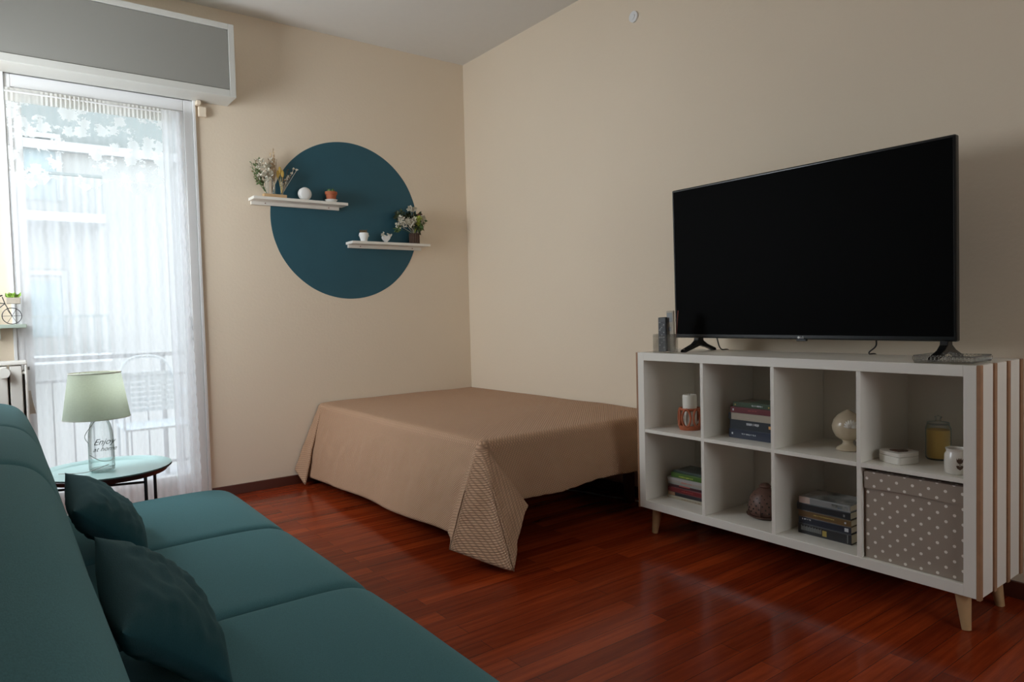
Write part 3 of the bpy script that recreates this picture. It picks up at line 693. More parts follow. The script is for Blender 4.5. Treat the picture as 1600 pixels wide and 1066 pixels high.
# ------------------------------------------------------------------ bed and bedspread
t = thing('bed', 'low bed in the corner hidden beneath the taupe bedspread', 'bed', (-.62, -1.0, 0))
obj('mattress', bx(-1.235, -.02, -1.96, -.02, .30, .515), 'mattress', t, bevel=.03)
obj('bed_base', bx(-1.20, -.04, -1.93, -.04, .25, .30), 'baseboard', t, bevel=.005)
for x in (-1.12, -.12):
    for y in (-1.8, -.14): obj('leg', bx(x-.025, x+.025, y-.025, y+.025, 0, .25), 'baseboard', t, bevel=.004)

def bedspread():
    zt = .53; xe, ye = -1.262, -1.985; rr = .035
    bm = B(); uvl = bm.loops.layers.uv.new('UVMap')
    S_ = []  # (E point, outward dir, hem point, uvE, uvQ)
    def add(E, D, Q, uE, uQ): S_.append((Vector(E), Vector(D).normalized(), Vector(Q), Vector(uE), Vector(uQ)))
    # head-end corner flap by the wall, hanging to the floor
    nA = 10
    for k in range(nA+1):
        s = k/nA; Q = Vector((-1.435, -.012, .10)).lerp(Vector((-1.412, -.125, .012)), s)
        add((xe, -.012-.05*s, zt), (-1, .0, 0), Q, (xe, -.02-.05*s), (xe-.50, -.02-.12*s))
    for k in range(1, 7):
        s = k/6; Q = Vector((-1.412, -.125, .012)).lerp(Vector((-1.372, -.06, .058)), s)
        add((xe, -.062-.01*s, zt), (-1, 0, 0), Q, (xe, -.07), (xe-.5, -.14-.07*s))
    # left side
    nL = 110
    for k in range(1, nL+1):
        s = k/nL; y = -.07+(-1.87+.07)*s; yE = -.075+(ye+rr+.075)*s
        fold = .010*sin(y*9+1)*s+.012*noise.noise((y*3, 1.7, 0))
        Q = Vector((-1.366-fold-.010*s, y, .056+.050*s+.004*sin(y*6)))
        add((xe, yE, zt), (-1, 0, 0), Q, (xe, yE), (xe-.47, yE))
    # corner folds, all from the corner of the bed
    CQ = [(-1.378, -1.875, .108), (-1.405, -1.94, .098), (-1.438, -1.985, .084), (-1.449, -2.000, .078), (-1.449, -2.000, .078), (-1.436, -2.025, .072), (-1.395, -2.10, .055), (-1.345, -2.185, .035), (-1.318, -2.244, .026), (-1.302, -2.266, .024), (-1.302, -2.266, .024), (-1.290, -2.258, .045),
          (-1.262, -2.235, .085), (-1.245, -2.215, .115), (-1.215, -2.20, .155), (-1.165, -2.165, .21), (-1.135, -2.15, .236), (-1.122, -2.135, .240), (-1.118, -2.11, .240), (-1.13, -2.06, .238), (-1.135, -2.03, .236), (-1.10, -2.02, .234)]
    CQ = catmull(CQ, 6)
    cu0, cu1 = Vector((xe-.47, ye)), Vector((xe, ye-.33))
    for k, Q in enumerate(CQ):
        s = k/(len(CQ)-1); a = s*pi/2
        D = Vector((-cos(a), -sin(a), 0)); E = Vector((xe+rr, ye+rr, zt))+D*rr
        iT = .42; cor = Vector((xe-.47, ye-.33))
        uq = cu0.lerp(cor, s/iT) if s < iT else cor.lerp(cu1, (s-iT)/(1-iT))
        add(E, D, Q, (xe, ye), uq)
    # foot side
    nF = 100
    for k in range(1, nF+1):
        s = k/nF; xE = xe+rr+(-.012-xe-rr)*s; x = -1.10+(-.012+1.10)*s
        fold = .012*sin(x*14)*(1-s)+.010*noise.noise((x*4, 4.1, 0))
        z = .234+.022*s+.006*sin(x*9)+.004*noise.noise((x*20, 0, 0))
        add((xE, ye, zt), (0, -1, 0), (x, -2.022-fold, z), (xE, ye), (xE, ye-.31))
    nT, nA_, nS = 26, 5, 34; rows = []
    O = Vector((-.006, -.006, zt))
    for (E, D, Q, uE, uQ) in S_:
        row = []; Ei = E-D*rr
        for k in range(nT):
            p = O.lerp(Ei, (k+.0)/nT) if k else O.copy()
            p = Vector(p); w = min(1, k/4)
            p.z += .004*noise.noise((p.x*3, p.y*3, 0))*w-.006*max(0, (k/nT-.7)/.3)**2
            row.append((p, Vector((p.x, p.y))))
        H0 = Q-E
        for k in range(nA_+1):
            a = k/nA_*pi/2; p = Ei+D*(rr*sin(a))+Vector((0, 0, -.006-rr*(1-cos(a)))); row.append((p, uE*(1-0)+Vector((D.x, D.y))*(-rr*(1-k/nA_))))
        P0 = row[-1][0]
        for k in range(1, nS+1):
            s = k/nS; p = P0.lerp(Q, s)
            side = D.copy(); side.z = 0
            p += side*(.014*sin(pi*s)*(.6+1.2*noise.noise((p.x*4, p.y*4, 2)))+.012*s*(1.15-s)*noise.noise((p.x*8, p.y*8, p.z*1.5))+.006*sin(pi*s)*noise.noise((p.x*18+p.z*9, p.y*18, p.z*6)))
            row.append((p, uE.lerp(uQ, s)))
        rows.append([(bm.verts.new(p), u) for p, u in row])
    for a, b in zip(rows, rows[1:]):
        for k in range(len(a)-1):
            q = (a[k], a[k+1], b[k+1], b[k]); vs = []
            f = bm.faces.new([w[0] for w in q])
            for lp, w in zip(f.loops, q): lp[uvl].uv = w[1]
    bmesh.ops.remove_doubles(bm, verts=bm.verts, dist=.00002)
    o = obj('bedspread', bm, 'bedspread', smooth=True)
    md = o.modifiers.new('thick', 'SOLIDIFY'); md.thickness = .005; md.offset = -1
    return tag(o, 'quilted taupe pink bedspread draped over the low corner bed', 'bedspread')
bedspread()
bm = B(); tube(bm, catmull([(-.25, -1.0, .006), (-.22, -1.3, .006), (-.16, -1.5, .006), (-.14, -1.62, .006), (-.10, -1.75, .006), (-.06, -1.95, .006), (-.06, -2.4, .006), (-.05, -2.45, .1)], 8), .0045, 8)
tag(obj('power_cable', bm, 'cable_grey', smooth=True), 'thin grey cable lying on floor beneath the bed foot', 'cable')

# ------------------------------------------------------------------ shelving unit
D, yL, zb, W_, HH = .47727, -2.21933, .1327, 1.465, .765
yR = yL-W_; zt = zb+HH; XB = -D+.385; P_ = .038; g_ = .016; cw = (W_-2*P_-3*g_)/4; ch = (HH-2*P_-g_)/2
t = thing('shelving_unit', 'white eight cube shelving unit with wood slat sides and tapered legs', 'shelf unit', (-.285, (yL+yR)/2, 0))
obj('side_panel', bx(-D, XB, yL-P_, yL, zb, zt), 'shelf_white', t, bevel=.0012)
obj('side_panel', bx(-D, XB, yR, yR+P_, zb, zt), 'shelf_white', t, bevel=.0012)
obj('top_panel', bx(-D, XB, yR+P_, yL-P_, zt-P_, zt), 'shelf_white', t, bevel=.0012)
obj('bottom_panel', bx(-D, XB, yR+P_, yL-P_, zb, zb+P_), 'shelf_white', t, bevel=.0012)
for i in range(3):
    y = yL-P_-cw*(i+1)-g_*i; obj('divider', bx(-D+.001, XB-.0045, y-g_, y, zb+P_, zt-P_), 'shelf_white', t, bevel=.0006)
for i in range(4):
    y = yL-P_-cw*i-g_*i; obj('shelf_board', bx(-D+.001, XB-.0045, y-cw, y, zb+P_+ch, zb+P_+ch+g_), 'shelf_white', t, bevel=.0006)
for sy, y in ((1, yL), (-1, yR)):
    for k in range(4):
        x = -D+k*(.385-.022)/3.0
        obj('wood_slat', bx(x, x+.022, *(sorted((y, y+sy*.012))), zb-.004, zt), 'slat_wood', t, bevel=.001)
        if k < 3: obj('white_slat', bx(x+.030, x+.113, *(sorted((y, y+sy*.009))), zb, zt), 'shelf_white', t, bevel=.001)
obj('back_panel', bx(XB-.004, XB-.0005, yR+P_, yL-P_, zb+P_, zt-P_), 'shelf_white', t)  # panel added to block light from behind and keep the cubes dark
for (fx, fy) in ((-.41, yL-.055), (-.41, yR+.065), (-.14, yL-.055), (-.14, yR+.065)):
    ox = -.015 if fx < -.3 else .015; oy = .010 if fy > -3 else -.018
    bm = B(); tube(bm, [(fx+ox, fy+oy, 0), (fx, fy, zb)], [.014, .026], 20); obj('leg', bm, 'leg_wood', t, smooth=True, angle=40)
ZM = zb+P_+ch+g_; ZB = zb+P_; ZT = zt
def cell(i): a = yL-P_-(cw+g_)*i; return a-cw, a   # (right y, left y)

# books: spine faces the room (-x), long edge along y
def book(label, x, yc, z, ln, th, dp, col, rz=0, cover=None, marks=(), group=None, rough=.4):
    nm = 'book_%g_%g' % (z, yc); mat(nm, tuple(q*.72 for q in col), rough)
    o = thing('book', label, 'book', (x+dp/2, yc, z), group)
    bm = B(); c = .0022
    box(bm, 0, dp, -ln/2, ln/2, 0, c); box(bm, 0, dp, -ln/2, ln/2, th-c, th); box(bm, 0, c, -ln/2, ln/2, c, th-c)
    bmp = B(); box(bmp, c, dp-.004, -ln/2+.004, ln/2-.004, c, th-c)
    mt = []
    for (y0, y1, h0, h1, m_) in marks:
        b = B(); box(b, -.0006, .0002, -ln/2+y0*ln, -ln/2+y1*ln, h0*th, h1*th); mt.append((b, m_, y1-y0))
    M = Matrix.Translation((x, yc, z)) @ Matrix.Rotation(rz, 4, 'Z')
    for b in [bm, bmp]+[q[0] for q in mt]: bmesh.ops.transform(b, matrix=M, verts=b.verts)
    cv = obj('cover', bm, nm, o, bevel=.0008); obj('pages', bmp, 'pages', o)
    if cover:
        b = B(); box(b, .002, dp-.002, -ln/2+.003, ln/2-.003, th, th+.0004); bmesh.ops.transform(b, matrix=M, verts=b.verts); obj('cover_picture', b, cover, cv)
    for b, m_, w in mt: obj('spine_print', b, m_, cv)
    return z+th
mat('print_white', (.62, .64, .66), .5); mat('print_orange', (.75, .38, .12), .5); mat('print_gold', (.45, .33, .08), .4); mat('print_brown', (.22, .12, .06), .5)
mat('print_red', (.5, .1, .08), .5); mat('print_blue', (.08, .14, .28), .5); mat('print_pink', (.5, .38, .32), .5)
def words(y0, y1, h0, h1, m_, n):
    r = random.Random(int(y0*100)+n); out = []; y = y1; 
    while y > y0+.01:
        w = r.uniform(.008, .02); out.append((max(y0, y-w), y, h0+r.uniform(0, .08), h1, m_)); y -= w+r.choice((.006, .006, .02))
    return out
G = 'books stacked in the upper cube'
# y grows to the left of the picture: marks fractions run right -> left
yc = -2.785; x = -.372
z = ZM
z = book('navy blue book with pale spine title, bottom of the stack under the green book', x, yc, z, .235, .040, .15, (.012, .020, .052), 0, marks=words(.42, .72, .45, .62, 'print_white', 11)+[(.91, .94, .4, .62, 'print_white')], group=G)
z = book('thick charcoal book with white title and orange dot, above the navy book', x+.004, yc+.002, z, .225, .043, .145, (.03, .037, .045), .01, marks=words(.32, .62, .48, .75, 'print_white', 12)+[(.09, .14, .38, .68, 'print_orange')], group=G)
z = book('cream book with dark spine end, between charcoal and red books', x-.002, yc+.003, z, .23, .030, .15, (.55, .47, .36), -.01, marks=[(.94, 1, 0, 1, 'black_plastic')]+words(.4, .8, .3, .42, 'print_pink', 4), group=G)
z = book('dark red book lying between the cream and green books', x+.004, yc-.002, z, .225, .026, .14, (.20, .025, .03), .015, marks=[(.92, .95, .35, .7, 'print_white')]+words(.4, .6, .45, .6, 'print_red', 5), group=G)
z = book('green paperback with picture cover on top of the charcoal and red books', x+.010, yc-.004, z, .215, .021, .14, (.045, .085, .035), -.02, cover='cover_green', marks=words(.3, .55, .35, .65, 'print_white', 6)+[(.93, .96, .3, .6, 'print_gold'), (.14, .17, .3, .6, 'print_gold')], group=G)
G = 'thin books in the lower left cube'
yc = -2.40; x = -.355; z = ZB
z = book('thin cream book at the bottom of the lower left stack', x, yc, z, .225, .016, .16, (.60, .52, .38), 0, marks=words(.1, .6, .25, .5, 'print_brown', 7), group=G)
z = book('black book with tan spine end, second from bottom of lower left stack', x+.003, yc, z, .22, .018, .155, (.02, .013, .018), .01, marks=[(.80, .99, .05, .95, 'slat_wood')], group=G)
z = book('dark red book in the middle of the lower left stack', x, yc-.002, z, .222, .024, .15, (.22, .012, .015), -.01, marks=words(.3, .6, .4, .55, 'print_red', 8), group=G)
z = book('black and red thin book under the white paperbacks, lower left stack', x+.004, yc-.003, z, .215, .014, .15, (.07, .012, .015), .01, marks=[(.4, .7, .6, .9, 'print_red')], group=G)
z = book('thin pale grey paperback directly above the black and red book', x+.002, yc+.002, z, .218, .010, .15, (.42, .42, .37), 0, group=G)
z = book('thin cream paperback with red print under the white one', x, yc+.002, z, .220, .011, .15, (.52, .44, .37), -.012, marks=words(.3, .6, .3, .7, 'print_red', 9), group=G)
z = book('white paperback right below the bright green book', x, yc+.001, z, .222, .012, .15, (.56, .52, .49), .008, group=G)
z = book('bright green book near the top of the lower left stack', x+.008, yc-.006, z, .20, .024, .145, (.09, .19, .025), -.01, marks=words(.3, .75, .2, .5, 'green_bloom', 10), group=G)
z = book('dark green book with picture cover topping the lower left stack', x+.02, yc-.01, z, .19, .010, .135, (.03, .06, .035), .03, cover='cover_dark', group=G)
G = 'thick books in the lower third cube'
yc = -3.113; x = -.378; z = ZB
z = book('thick black book with pale spine lettering at the bottom, beside the dotted box', x, yc, z, .222, .041, .15, (.016, .012, .012), 0, marks=[(.55+.018*k, .562+.018*k, .35, .75+.1*(k % 3 == 0), 'grey_plastic') for k in range(22)]+[(.45, .53, .2, .75, 'print_gold'), (.06, .075, .1, .9, 'grey_plastic')], group=G)
z = book('black and blue book with white square emblem, second from bottom of stack', x+.002, yc, z, .218, .028, .145, (.014, .018, .035), .006, marks=[(.05, .12, .25, .75, 'print_white')]+words(.75, .93, .6, .8, 'print_white', 3), group=G)
z = book('brown gold book lying between two black books in the lower third cube', x+.001, yc, z, .22, .028, .148, (.20, .11, .035), -.006, marks=words(.3, .7, .45, .62, 'print_gold', 2)+[(.09, .12, .35, .6, 'print_white')], group=G)
z = book('black hardcover under the grey picture book in the lower third cube', x-.002, yc+.003, z, .224, .030, .15, (.018, .02, .022), 0, marks=[(.1, .13, .3, .6, 'grey_plastic')], group=G)
z = book('grey book with landscape photo cover topping the lower third stack', x, yc-.001, z, .212, .026, .15, (.36, .36, .35), .012, cover='cover_photo', marks=[(.78, 1, .0, 1, 'print_pink'), (.02, .35, .15, .75, 'cover_photo'), (.16, .24, .2, .45, 'print_blue')], group=G)

# candle in clay holder
c = (-.33, -2.415, ZM); t = thing('candle_holder', 'orange clay holder with oval openings around a candle, upper left cube', 'candle holder', c)
bm = B(); R1 = lambda h: .046+.008*sin(pi*min(1, h/.11))
lathe(bm, c, [(0, 0), (.048, 0), (.052, .008), (.053, .022), (.046, .022), (.044, .010), (0, .010)], 32)
lathe(bm, c, [(.040, .092), (.048, .094), (.051, .1), (.049, .106), (.042, .104)], 32, close=True)
for k in range(6):
    a0 = k*pi/3+.35
    loop = []
    for q in range(20):
        b = 2*pi*q/20; z_ = .060+.042*sin(b); a = a0+.40*cos(b); r = R1(z_)*1.0
        loop.append((c[0]+r*cos(a), c[1]+r*sin(a), c[2]+z_))
    tube(bm, loop, .0055, 8, closed=True)
obj('openwork', bm, 'orange_clay', t, smooth=True, angle=60)
bm = B(); lathe(bm, (c[0], c[1], ZM+.0105), [(0, 0), (.033, 0), (.0335, .005), (.0335, .150), (.031, .158), (.02, .153), (0, .152)], 32)
t = thing('pillar_candle', 'cream pillar candle standing inside the orange clay holder', 'candle', (c[0], c[1], ZM+.0105)); obj('wax_body', bm, 'wax', t, smooth=True, angle=50)
bm = B(); tube(bm, [(c[0], c[1], ZM+.16), (c[0]+.002, c[1], ZM+.175)], .001, 5); obj('wick', bm, 'black_plastic', t)

# ceramic pinecone finial
c = (-.285, -3.165, ZM); t = thing('ceramic_pinecone', 'glazed cream ceramic pinecone ornament on a round foot, third upper cube', 'ornament', c)
bm = B(); lathe(bm, c, [(0, 0), (.040, 0), (.045, .004), (.040, .012), (.022, .022), (.018, .034), (.024, .044), (0, .044)], 32); obj('foot', bm, 'cream_ceramic', t, smooth=True, angle=60)
bm = B(); prof = [(0, .04), (.024, .042), (.044, .055), (.056, .078), (.059, .098), (.052, .122), (.036, .142), (.018, .154), (.007, .160), (0, .163)]; lathe(bm, c, prof, 32)
obj('body', bm, 'cream_ceramic', t, smooth=True)
bm = B()
for (a0, z0) in ((218, .10), (290, .10)):
    for q in range(9):
        an = radians(a0); b = q*2*pi/9; r = .0605; p = Vector((c[0]+r*cos(an), c[1]+r*sin(an), c[2]+z0)); tg = Vector((-sin(an), cos(an), 0))
        b = q*pi/8-.0; e = p+tg*.026*cos(b)+Vector((0, 0, .026*sin(b)+.004))-Vector((cos(an), sin(an), 0))*.003; tube(bm, [p, (p+e)/2+Vector((cos(an), sin(an), 0))*.003, e], [.004, .0065, .0025], 6)
obj('relief_flower', bm, 'porcelain', t, smooth=True)

# heart trinket box
c = (-.365, -3.395, ZM); t = thing('heart_box', 'white porcelain heart-shaped trinket box with dark heart on its lid', 'trinket box', c)
def heart(cx, cy, s, z, rot=.42):
    pts = []
    for k in range(48):
        a = 2*pi*k/48; u = 16*sin(a)**3; v = 13*cos(a)-5*cos(2*a)-2*cos(3*a)-cos(4*a)
        X, Y = (.65*v+.35*15*cos(a)-.8)*s, (.65*u+.35*16*sin(a))*s; pts.append((cx+X*cos(rot)-Y*sin(rot), cy+X*sin(rot)+Y*cos(rot), z))
    return pts
bm = B(); prism(bm, heart(c[0], c[1], .0040, ZM), (0, 0, .027)); obj('box_body', bm, 'porcelain', t, smooth=True, bevel=.004, angle=50)
bm = B(); prism(bm, heart(c[0], c[1], .0040, ZM+.0275), (0, 0, .014)); ld = obj('lid', bm, 'porcelain', t, smooth=True, bevel=.009, angle=50)
bm = B(); prism(bm, heart(c[0], c[1], .0019, ZM+.0413), (0, 0, .002)); obj('dark_heart', bm, 'brown_mark', ld)

# glass jar candle
c = (-.215, -3.468, ZM); t = thing('jar_candle', 'glass jar with yellow candle wax standing at back of upper right cube', 'jar candle', c)
bm = B(); lathe(bm, c, [(0, 0), (.036, 0), (.041, .005), (.042, .015), (.042, .115), (.038, .126), (.036, .130)], 36); obj('glass_jar', bm, 'glass_thick', t, smooth=True)
bm = B(); lathe(bm, c, [(0, .006), (.036, .006), (.038, .012), (.038, .110), (0, .110)], 36); obj('wax', bm, 'yellow_wax', t, smooth=True, angle=50)
bm = B(); lathe(bm, c, [(0, .130), (.037, .130), (.037, .137), (.012, .139), (.008, .148), (.013, .158), (0, .163)], 30); obj('glass_lid', bm, 'glass_thick', t, smooth=True)
# small cup
c = (-.408, -3.603, ZM); t = thing('white_mug', 'small white ceramic jar with brown tulip mark at right end of upper cube', 'cup', c)
bm = B(); lathe(bm, c, [(0, 0), (.033, 0), (.037, .005), (.038, .045), (.037, .066), (.032, .074), (.033, .080), (.035, .086), (.031, .086), (.029, .078), (.032, .060), (.032, .01), (0, .008)], 36); obj('body', bm, 'porcelain', t, smooth=True, angle=60)
bm = B(); an = radians(212)
TUL = [[(-.010, .058), (-.006, .052), (-.003, .060), (0, .054), (.003, .060), (.006, .052), (.010, .058), (.009, .046), (.004, .040), (-.004, .040), (-.009, .046)], [(-.0012, .040), (.0012, .040), (.0012, .032), (-.0012, .032)], [(-.011, .032), (-.005, .034), (0, .030), (.005, .034), (.011, .032), (.008, .024), (0, .018), (-.008, .024)]]
for poly in TUL: bm.faces.new([bm.verts.new((c[0]+.0387*cos(an+q[0]/.0387), c[1]+.0387*sin(an+q[0]/.0387), ZM+q[1])) for q in poly])
obj('tulip_mark', bm, 'brown_mark', t)

# pierced dome lantern
c = (-.285, -2.79, ZB); t = thing('pierced_lantern', 'dark brown pierced dome lantern on a plate, second lower cube', 'lantern', c)
bm = B(); lathe(bm, c, [(0, 0), (.060, 0), (.078, .008), (.082, .014), (.078, .014), (.06, .008), (0, .008)], 36); obj('plate', bm, 'dome_brown', t, smooth=True, angle=50)
bm = B(); prof = [(0, .010), (.064, .012), (.071, .03), (.071, .060), (.065, .088), (.051, .110), (.032, .124), (.022, .130), (.026, .137), (.016, .148), (0, .150)]; lathe(bm, c, prof, 36); obj('dome', bm, 'dome_brown', t, smooth=True, angle=60)
bm = B()
for row, (z0, r0, n0) in enumerate(((.03, .0715, 16), (.045, .0715, 16), (.06, .0695, 16), (.075, .0665, 14), (.09, .061, 12), (.103, .053, 10))):
    for k in range(n0):
        a = 2*pi*(k+.5*(row % 2))/n0; sphere(bm, (c[0]+r0*cos(a), c[1]+r0*sin(a), c[2]+z0), .0042, 6)
obj('piercing', bm, 'dark_slot', t, smooth=True)
bm = B()
for a0 in (195, 255, 315, 15, 75, 135):
    a = radians(a0); tube(bm, [(c[0]+(r+.001)*cos(a), c[1]+(r+.001)*sin(a), c[2]+z) for r, z in ((.066, .012), (.071, .03), (.070, .055), (.062, .085), (.045, .110), (.024, .124))], .003, 6)
obj('rib', bm, 'dome_brown', t)

# polka dot storage box
y0, y1 = cell(3); y0 += .004; y1 -= .006; XF = -.462
t = thing('storage_box', 'taupe fabric storage box with white polka dots in lower right cube', 'storage box', (-.28, (y0+y1)/2, ZB+.001))
def uvbox(x0, x1, a, b, z0, z1, soft=0):
    bm = B(); uvl = bm.loops.layers.uv.new('UVMap'); ny, nz = 24, 16
    box(bm, x0+.002, x1, a, b, z0, z1); bmesh.ops.subdivide_edges(bm, edges=bm.edges, cuts=6, use_grid_fill=True)
    for v in bm.verts:
        q = v.co
        if abs(q.x-x0-.002) < 1e-5: q.x += soft*noise.noise((q.y*9, q.z*9, 1))
    for f in bm.faces:
        n_ = f.normal if f.normal.length else f.calc_center_median(); f.normal_update()
        for l in f.loops:
            co = l.vert.co; l[uvl].uv = (co.x, co.y) if abs(f.normal.z) > .7 else ((co.y, co.z) if abs(f.normal.x) > .5 else (co.x, co.z))
    return bm
obj('box_body', uvbox(XF, -.13, y0+.002, y1-.002, ZB+.001, ZB+.262, .002), 'dot_fabric', t, smooth=True, angle=30)
bm = uvbox(XF-.006, -.126, y0, y1, ZB+.258, ZB+.322, .004)
for v in bm.verts:
    if v.co.z < ZB+.262 and v.co.x < XF: v.co.z += .006*sin((v.co.y-y0)*9)
obj('lid', bm, 'dot_fabric', t, smooth=True, angle=30)

# ------------------------------------------------------------------ television
t = thing('television', 'large black flat screen television standing on the white shelving unit', 'television', (-.27, -2.92, ZT))
ty0, ty1, tz0, tz1, tx = -3.553, -2.288, .963, 1.692, -.275
tilt = .012
def tv(bm):
    for v in bm.verts: v.co.x += -(v.co.z-tz0)*tilt
    return bm
obj('bezel', tv(bx(tx, tx+.03, ty0, ty1, tz0, tz1)), 'tv_black', t, bevel=.006)
obj('rear_housing', tv(bx(tx+.028, tx+.075, ty0+.2, ty1-.2, tz0+.02, tz0+.42)), 'tv_black', t, bevel=.012)
obj('screen', tv(bx(tx-.0008, tx+.002, ty0+.010, ty1-.010, tz0+.018, tz1-.010)), 'tv_screen', t)
bm = B(); box(bm, tx-.001, tx+.012, -2.985, -2.940, tz0-.007, tz0+.002); obj('sensor', bm, 'tv_black', t, bevel=.002)
bm = B(); tube(bm, [(tx-.0022, -2.952, tz0+.0085), (tx-.0008, -2.952, tz0+.0085)], .0052, 20)
b2 = text_mesh('LG', .013, (tx-.0018, -2.967, tz0+.0085), (0, -1, 0), (0, 0, 1)); me_ = bpy.data.meshes.new('x'); b2.to_mesh(me_); bm.from_mesh(me_); b2.free()
obj('logo', bm, 'logo_grey', t, recalc=False)
for fy in (-2.415, -3.510):
    bm = B(); outl = [(-.015, tz0+.01), (.02, tz0+.01), (.022, tz0-.012), (.055, ZT+.034), (.118, ZT+.012), (.122, ZT), (.108, ZT), (.06, ZT+.016), (.0, ZT+.028), (-.045, ZT+.016), (-.108, ZT), (-.122, ZT), (-.118, ZT+.012), (-.045, ZT+.036), (-.02, tz0-.012)]
    outl = [(tx+.02+a, b) for a, b in outl]
    a = [(p[0], fy-.014, p[1]) for p in outl]; prism(bm, a, (0, .028, 0)); obj('stand_foot', bm, 'tv_black', t, bevel=.003)
for (ya, yb) in ((-2.49, -2.46), (-3.24, -3.18)):
    bm = B(); tube(bm, catmull([(tx+.05, ya, tz0+.05), (tx+.07, ya, tz0-.02), (-.14, yb, ZT+.006), (-.06, yb, ZT-.03), (-.045, yb+.02, ZT-.3), (-.045, yb, .3)], 8), .003, 8)
    tag(obj('tv_cable', bm, 'black_plastic', smooth=True), 'black cable hanging behind the television near its %s' % ('left foot' if ya > -3 else 'right end'), 'cable', 'cables behind the television')

# remote holder
hx0, hx1, hy0, hy1 = -.455, -.395, -2.405, -2.300
t = thing('remote_holder', 'clear acrylic holder for remotes on left end of the shelving unit', 'remote holder', ((hx0+hx1)/2, (hy0+hy1)/2, ZT))
bm = B(); w = .003
box(bm, hx0, hx1, hy0, hy1, ZT, ZT+w); box(bm, hx0, hx0+w, hy0, hy1, ZT+w, ZT+.085); box(bm, hx1-w, hx1, hy0, hy1, ZT+w, ZT+.10); box(bm, hx0+w, hx1-w, hy0, hy0+w, ZT+w, ZT+.09); box(bm, hx0+w, hx1-w, hy1-w, hy1, ZT+w, ZT+.09)
obj('acrylic_case', bm, 'acrylic', t)
def remote(name, label, x, y, z, w, l, th, lean, m_, keym, roll=0):
    M = Matrix.Translation((x, y, z)) @ Matrix.Rotation(roll, 4, 'X') @ Matrix.Rotation(lean, 4, 'Y')
    bm = B(); box(bm, 0, th, -w/2, w/2, 0, l); bmesh.ops.transform(bm, matrix=M, verts=bm.verts)
    t = thing(name, label, 'remote control', (x, y, z)); obj('body', bm, m_, t, bevel=.003)
    bm = B()
    if name == 'television_remote':
        for r in range(11):
            for cc in range(3):
                y_ = (cc-1)*w*.27; z_ = l*.12+r*l*.073
                if r in (4,): box(bm, -.0012, .0002, y_-w*.09, y_+w*.09, z_-.003, z_+.004, 1)
                else: box(bm, -.0012, .0002, y_-w*.08, y_+w*.08, z_-.002, z_+.002, 0 if (r+cc) % 3 else 1)
    else: box(bm, -.0008, .0002, -w*.38, w*.38, l*.72, l*.95); box(bm, -.001, .0002, -w*.2, w*.2, l*.5, l*.6)
    bmesh.ops.transform(bm, matrix=M, verts=bm.verts); obj('keys', bm, None, t, mats=keym)
remote('television_remote', 'black television remote leaning at the front of the acrylic holder', -.449, -2.352, ZT+.006, .046, .165, .014, .06, 'black_plastic', ['dark_metal', 'grey_plastic'], -.05)
remote('air_conditioner_remote', 'pale grey remote with small screen behind the black one in holder', -.425, -2.382, ZT+.006, .042, .195, .012, .03, 'crate', ['grey_plastic', 'grey_plastic'], -.03)
bm = B(); tube(bm, [(-.405, -2.392, ZT+.006), (-.40, -2.412, ZT+.200)], .0022, 8); lathe(bm, (-.406, -2.391, ZT+.07), [(0, 0), (.004, .002), (.006, .018), (.002, .022), (0, .022)], 10)
tag(obj('pen', bm, 'red_brown'), 'thin reddish brown stick standing in the acrylic holder', 'pen')

# crystal tray
t = thing('crystal_tray', 'small cut crystal tray on the right front of the shelving unit', 'tray', (-.395, -3.58, ZT))
kx0, kx1, ky0, ky1 = -.468, -.320, -3.672, -3.492
bm = B(); box(bm, kx0, kx1, ky0, ky1, ZT, ZT+.005); obj('base', bm, 'crystal', t)
bm = B()
def beads(a, b, n):
    for k in range(n):
        s = k/(n-1); sphere(bm, (a[0]+(b[0]-a[0])*s, a[1]+(b[1]-a[1])*s, ZT+.018), .006, 6, (1, 1, 1.6))
beads((kx0, ky0), (kx0, ky1), 16); beads((kx1, ky0), (kx1, ky1), 16); beads((kx0, ky0), (kx1, ky0), 12); beads((kx0, ky1), (kx1, ky1), 12)
for z in (.008, .026):
    tube(bm, [(kx0, ky0, ZT+z), (kx1, ky0, ZT+z), (kx1, ky1, ZT+z), (kx0, ky1, ZT+z)], .0028, 6, closed=True)
obj('faceted_rim', bm, 'crystal', t, smooth=True)

# ------------------------------------------------------------------ balcony and the street
tag(obj('trim_2', bx(-4.2, .6, .3, 1.45, -.25, -.04), 'outdoor_grey'), kind='structure')
t = thing('balcony_railing', 'thin metal balcony railing seen through the sheer curtain', 'railing', (-2.4, 1.2, -.04))
bm = B(); box(bm, -4.0, .4, 1.185, 1.215, .855, .885); box(bm, -4.0, .4, 1.19, 1.21, .705, .725); box(bm, -4.0, .4, 1.19, 1.21, .04, .06); obj('rail', bm, 'outdoor_grey', t)
bm = B()
for k in range(38): x = -4.0+k*.118; box(bm, x-.005, x+.005, 1.195, 1.205, .05, .71)
obj('bars', bm, 'outdoor_grey', t)
bm = B()
for x in (-3.2, -2.0, -.8): box(bm, x-.015, x+.015, 1.185, 1.215, -.04, .86)
obj('post', bm, 'outdoor_grey', t)
t = thing('balcony_chair', 'pale slatted garden chair standing on the balcony behind the curtain', 'chair', (-2.16, .72, -.04))
x0, x1 = -2.36, -1.95
bm = B()
for k in range(9): box(bm, x0, x1, .50+.045*k, .535+.045*k, .40, .415)
obj('seat', bm, 'chair_white', t, bevel=.003)
bm = B()
for k in range(8): box(bm, x0+.02, x1-.02, .90+.006*k, .912+.006*k, .48+.036*k, .508+.036*k)
obj('backrest', bm, 'chair_white', t, bevel=.002)
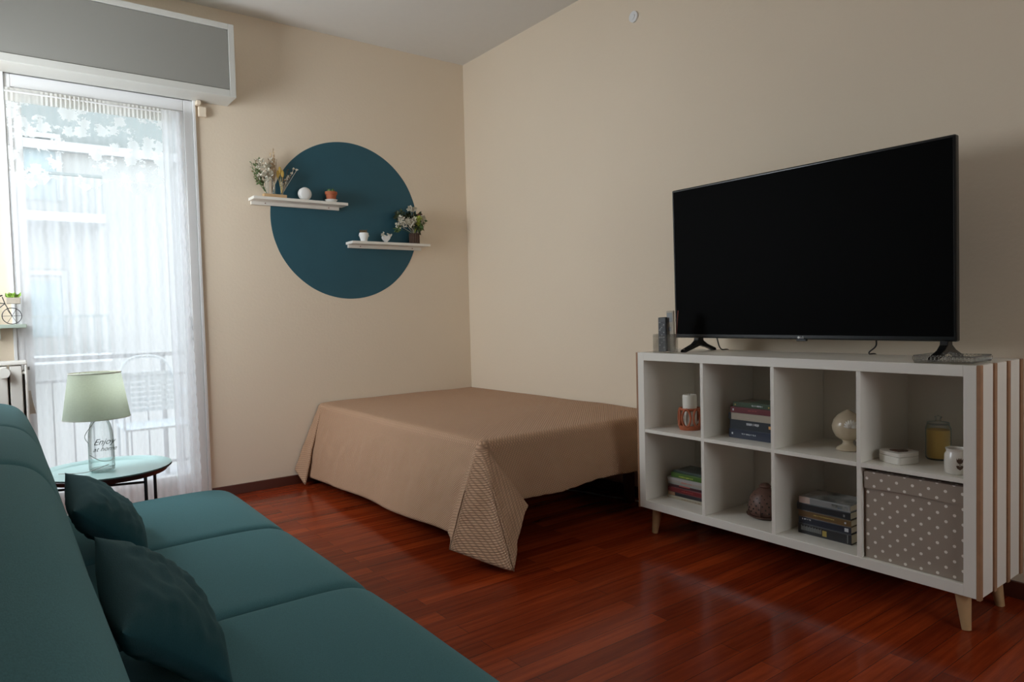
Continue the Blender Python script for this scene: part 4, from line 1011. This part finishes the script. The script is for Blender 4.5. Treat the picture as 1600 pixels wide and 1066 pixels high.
bm = B(); tube(bm, catmull([(x0, .88, .42), (x0+.005, .91, .65), (x0+.08, .95, .83), ((x0+x1)/2, .96, .87), (x1-.08, .95, .83), (x1-.005, .91, .65), (x1, .88, .42)], 6), .010, 8); obj('back_frame', bm, 'chair_white', t, smooth=True)
for x, y in ((x0+.01, .51), (x1-.01, .51), (x0+.01, .88), (x1-.01, .88)):
    bm = B(); tube(bm, [(x, y, -.04), (x, y, .41)], .010, 8); obj('leg', bm, 'chair_white', t)
for x in (x0, x1):
    bm = B(); tube(bm, [(x, .50, .41), (x, .50, .60), (x, .70, .63), (x, .90, .62)], .010, 8); obj('armrest', bm, 'chair_white', t)

YB = 9.0
t = thing('opposite_building', 'bright apartment facade with balconies and windows across the street', 'building', (-1, YB+1, -7))
bm = B(); box(bm, -12, 10, YB, YB+2, -7, 4.0); obj('wall', bm, 'facade', t)
bm = B(); box(bm, -12, 10, YB+.05, YB+2, 4.0, 5.6); obj('upper_wall', bm, 'facade_upper', t); obj('cornice', bx(-12, 10, YB-.15, YB+.05, 3.95, 4.1), 'facade_white', t)
obj('roof', bx(-12.2, 10.2, YB-.4, YB+2.2, 5.6, 5.85), 'facade_white', t)
for wx in (-9.6, -6.1, -2.46, 1.4, 5.0):
    for wz in (-3.2, .93, 3.15):
        x0, x1 = wx-.36, wx+.36
        f = B(); box(f, x0-.08, x0, YB-.05, YB, wz, wz+1.0); box(f, x1, x1+.08, YB-.05, YB, wz, wz+1.0); box(f, x0-.08, x1+.08, YB-.05, YB, wz+1.0, wz+1.08)
        wf = obj('window_frame', f, 'facade_white', t); obj('pane', bx(x0, x1, YB-.02, YB-.005, wz, wz+.9), 'shutter_glass', wf)
        if wz > 0:
            obj('balcony_slab', bx(wx-.95, wx+.95, YB-.75, YB, wz-.42, wz-.28), 'facade_white', t)
            rb = B(); box(rb, wx-.93, wx+.93, YB-.73, YB-.69, wz+.30, wz+.34)
            for k in range(20): xx = wx-.92+k*.0968; box(rb, xx-.008, xx+.008, YB-.72, YB-.70, wz-.28, wz+.3)
            obj('balcony_rail', rb, 'facade_upper', t)
tag(obj('street', bx(-30, 30, .5, YB+3, -7.1, -7.0), 'outdoor_grey'), kind='structure').name = 'trim_3'
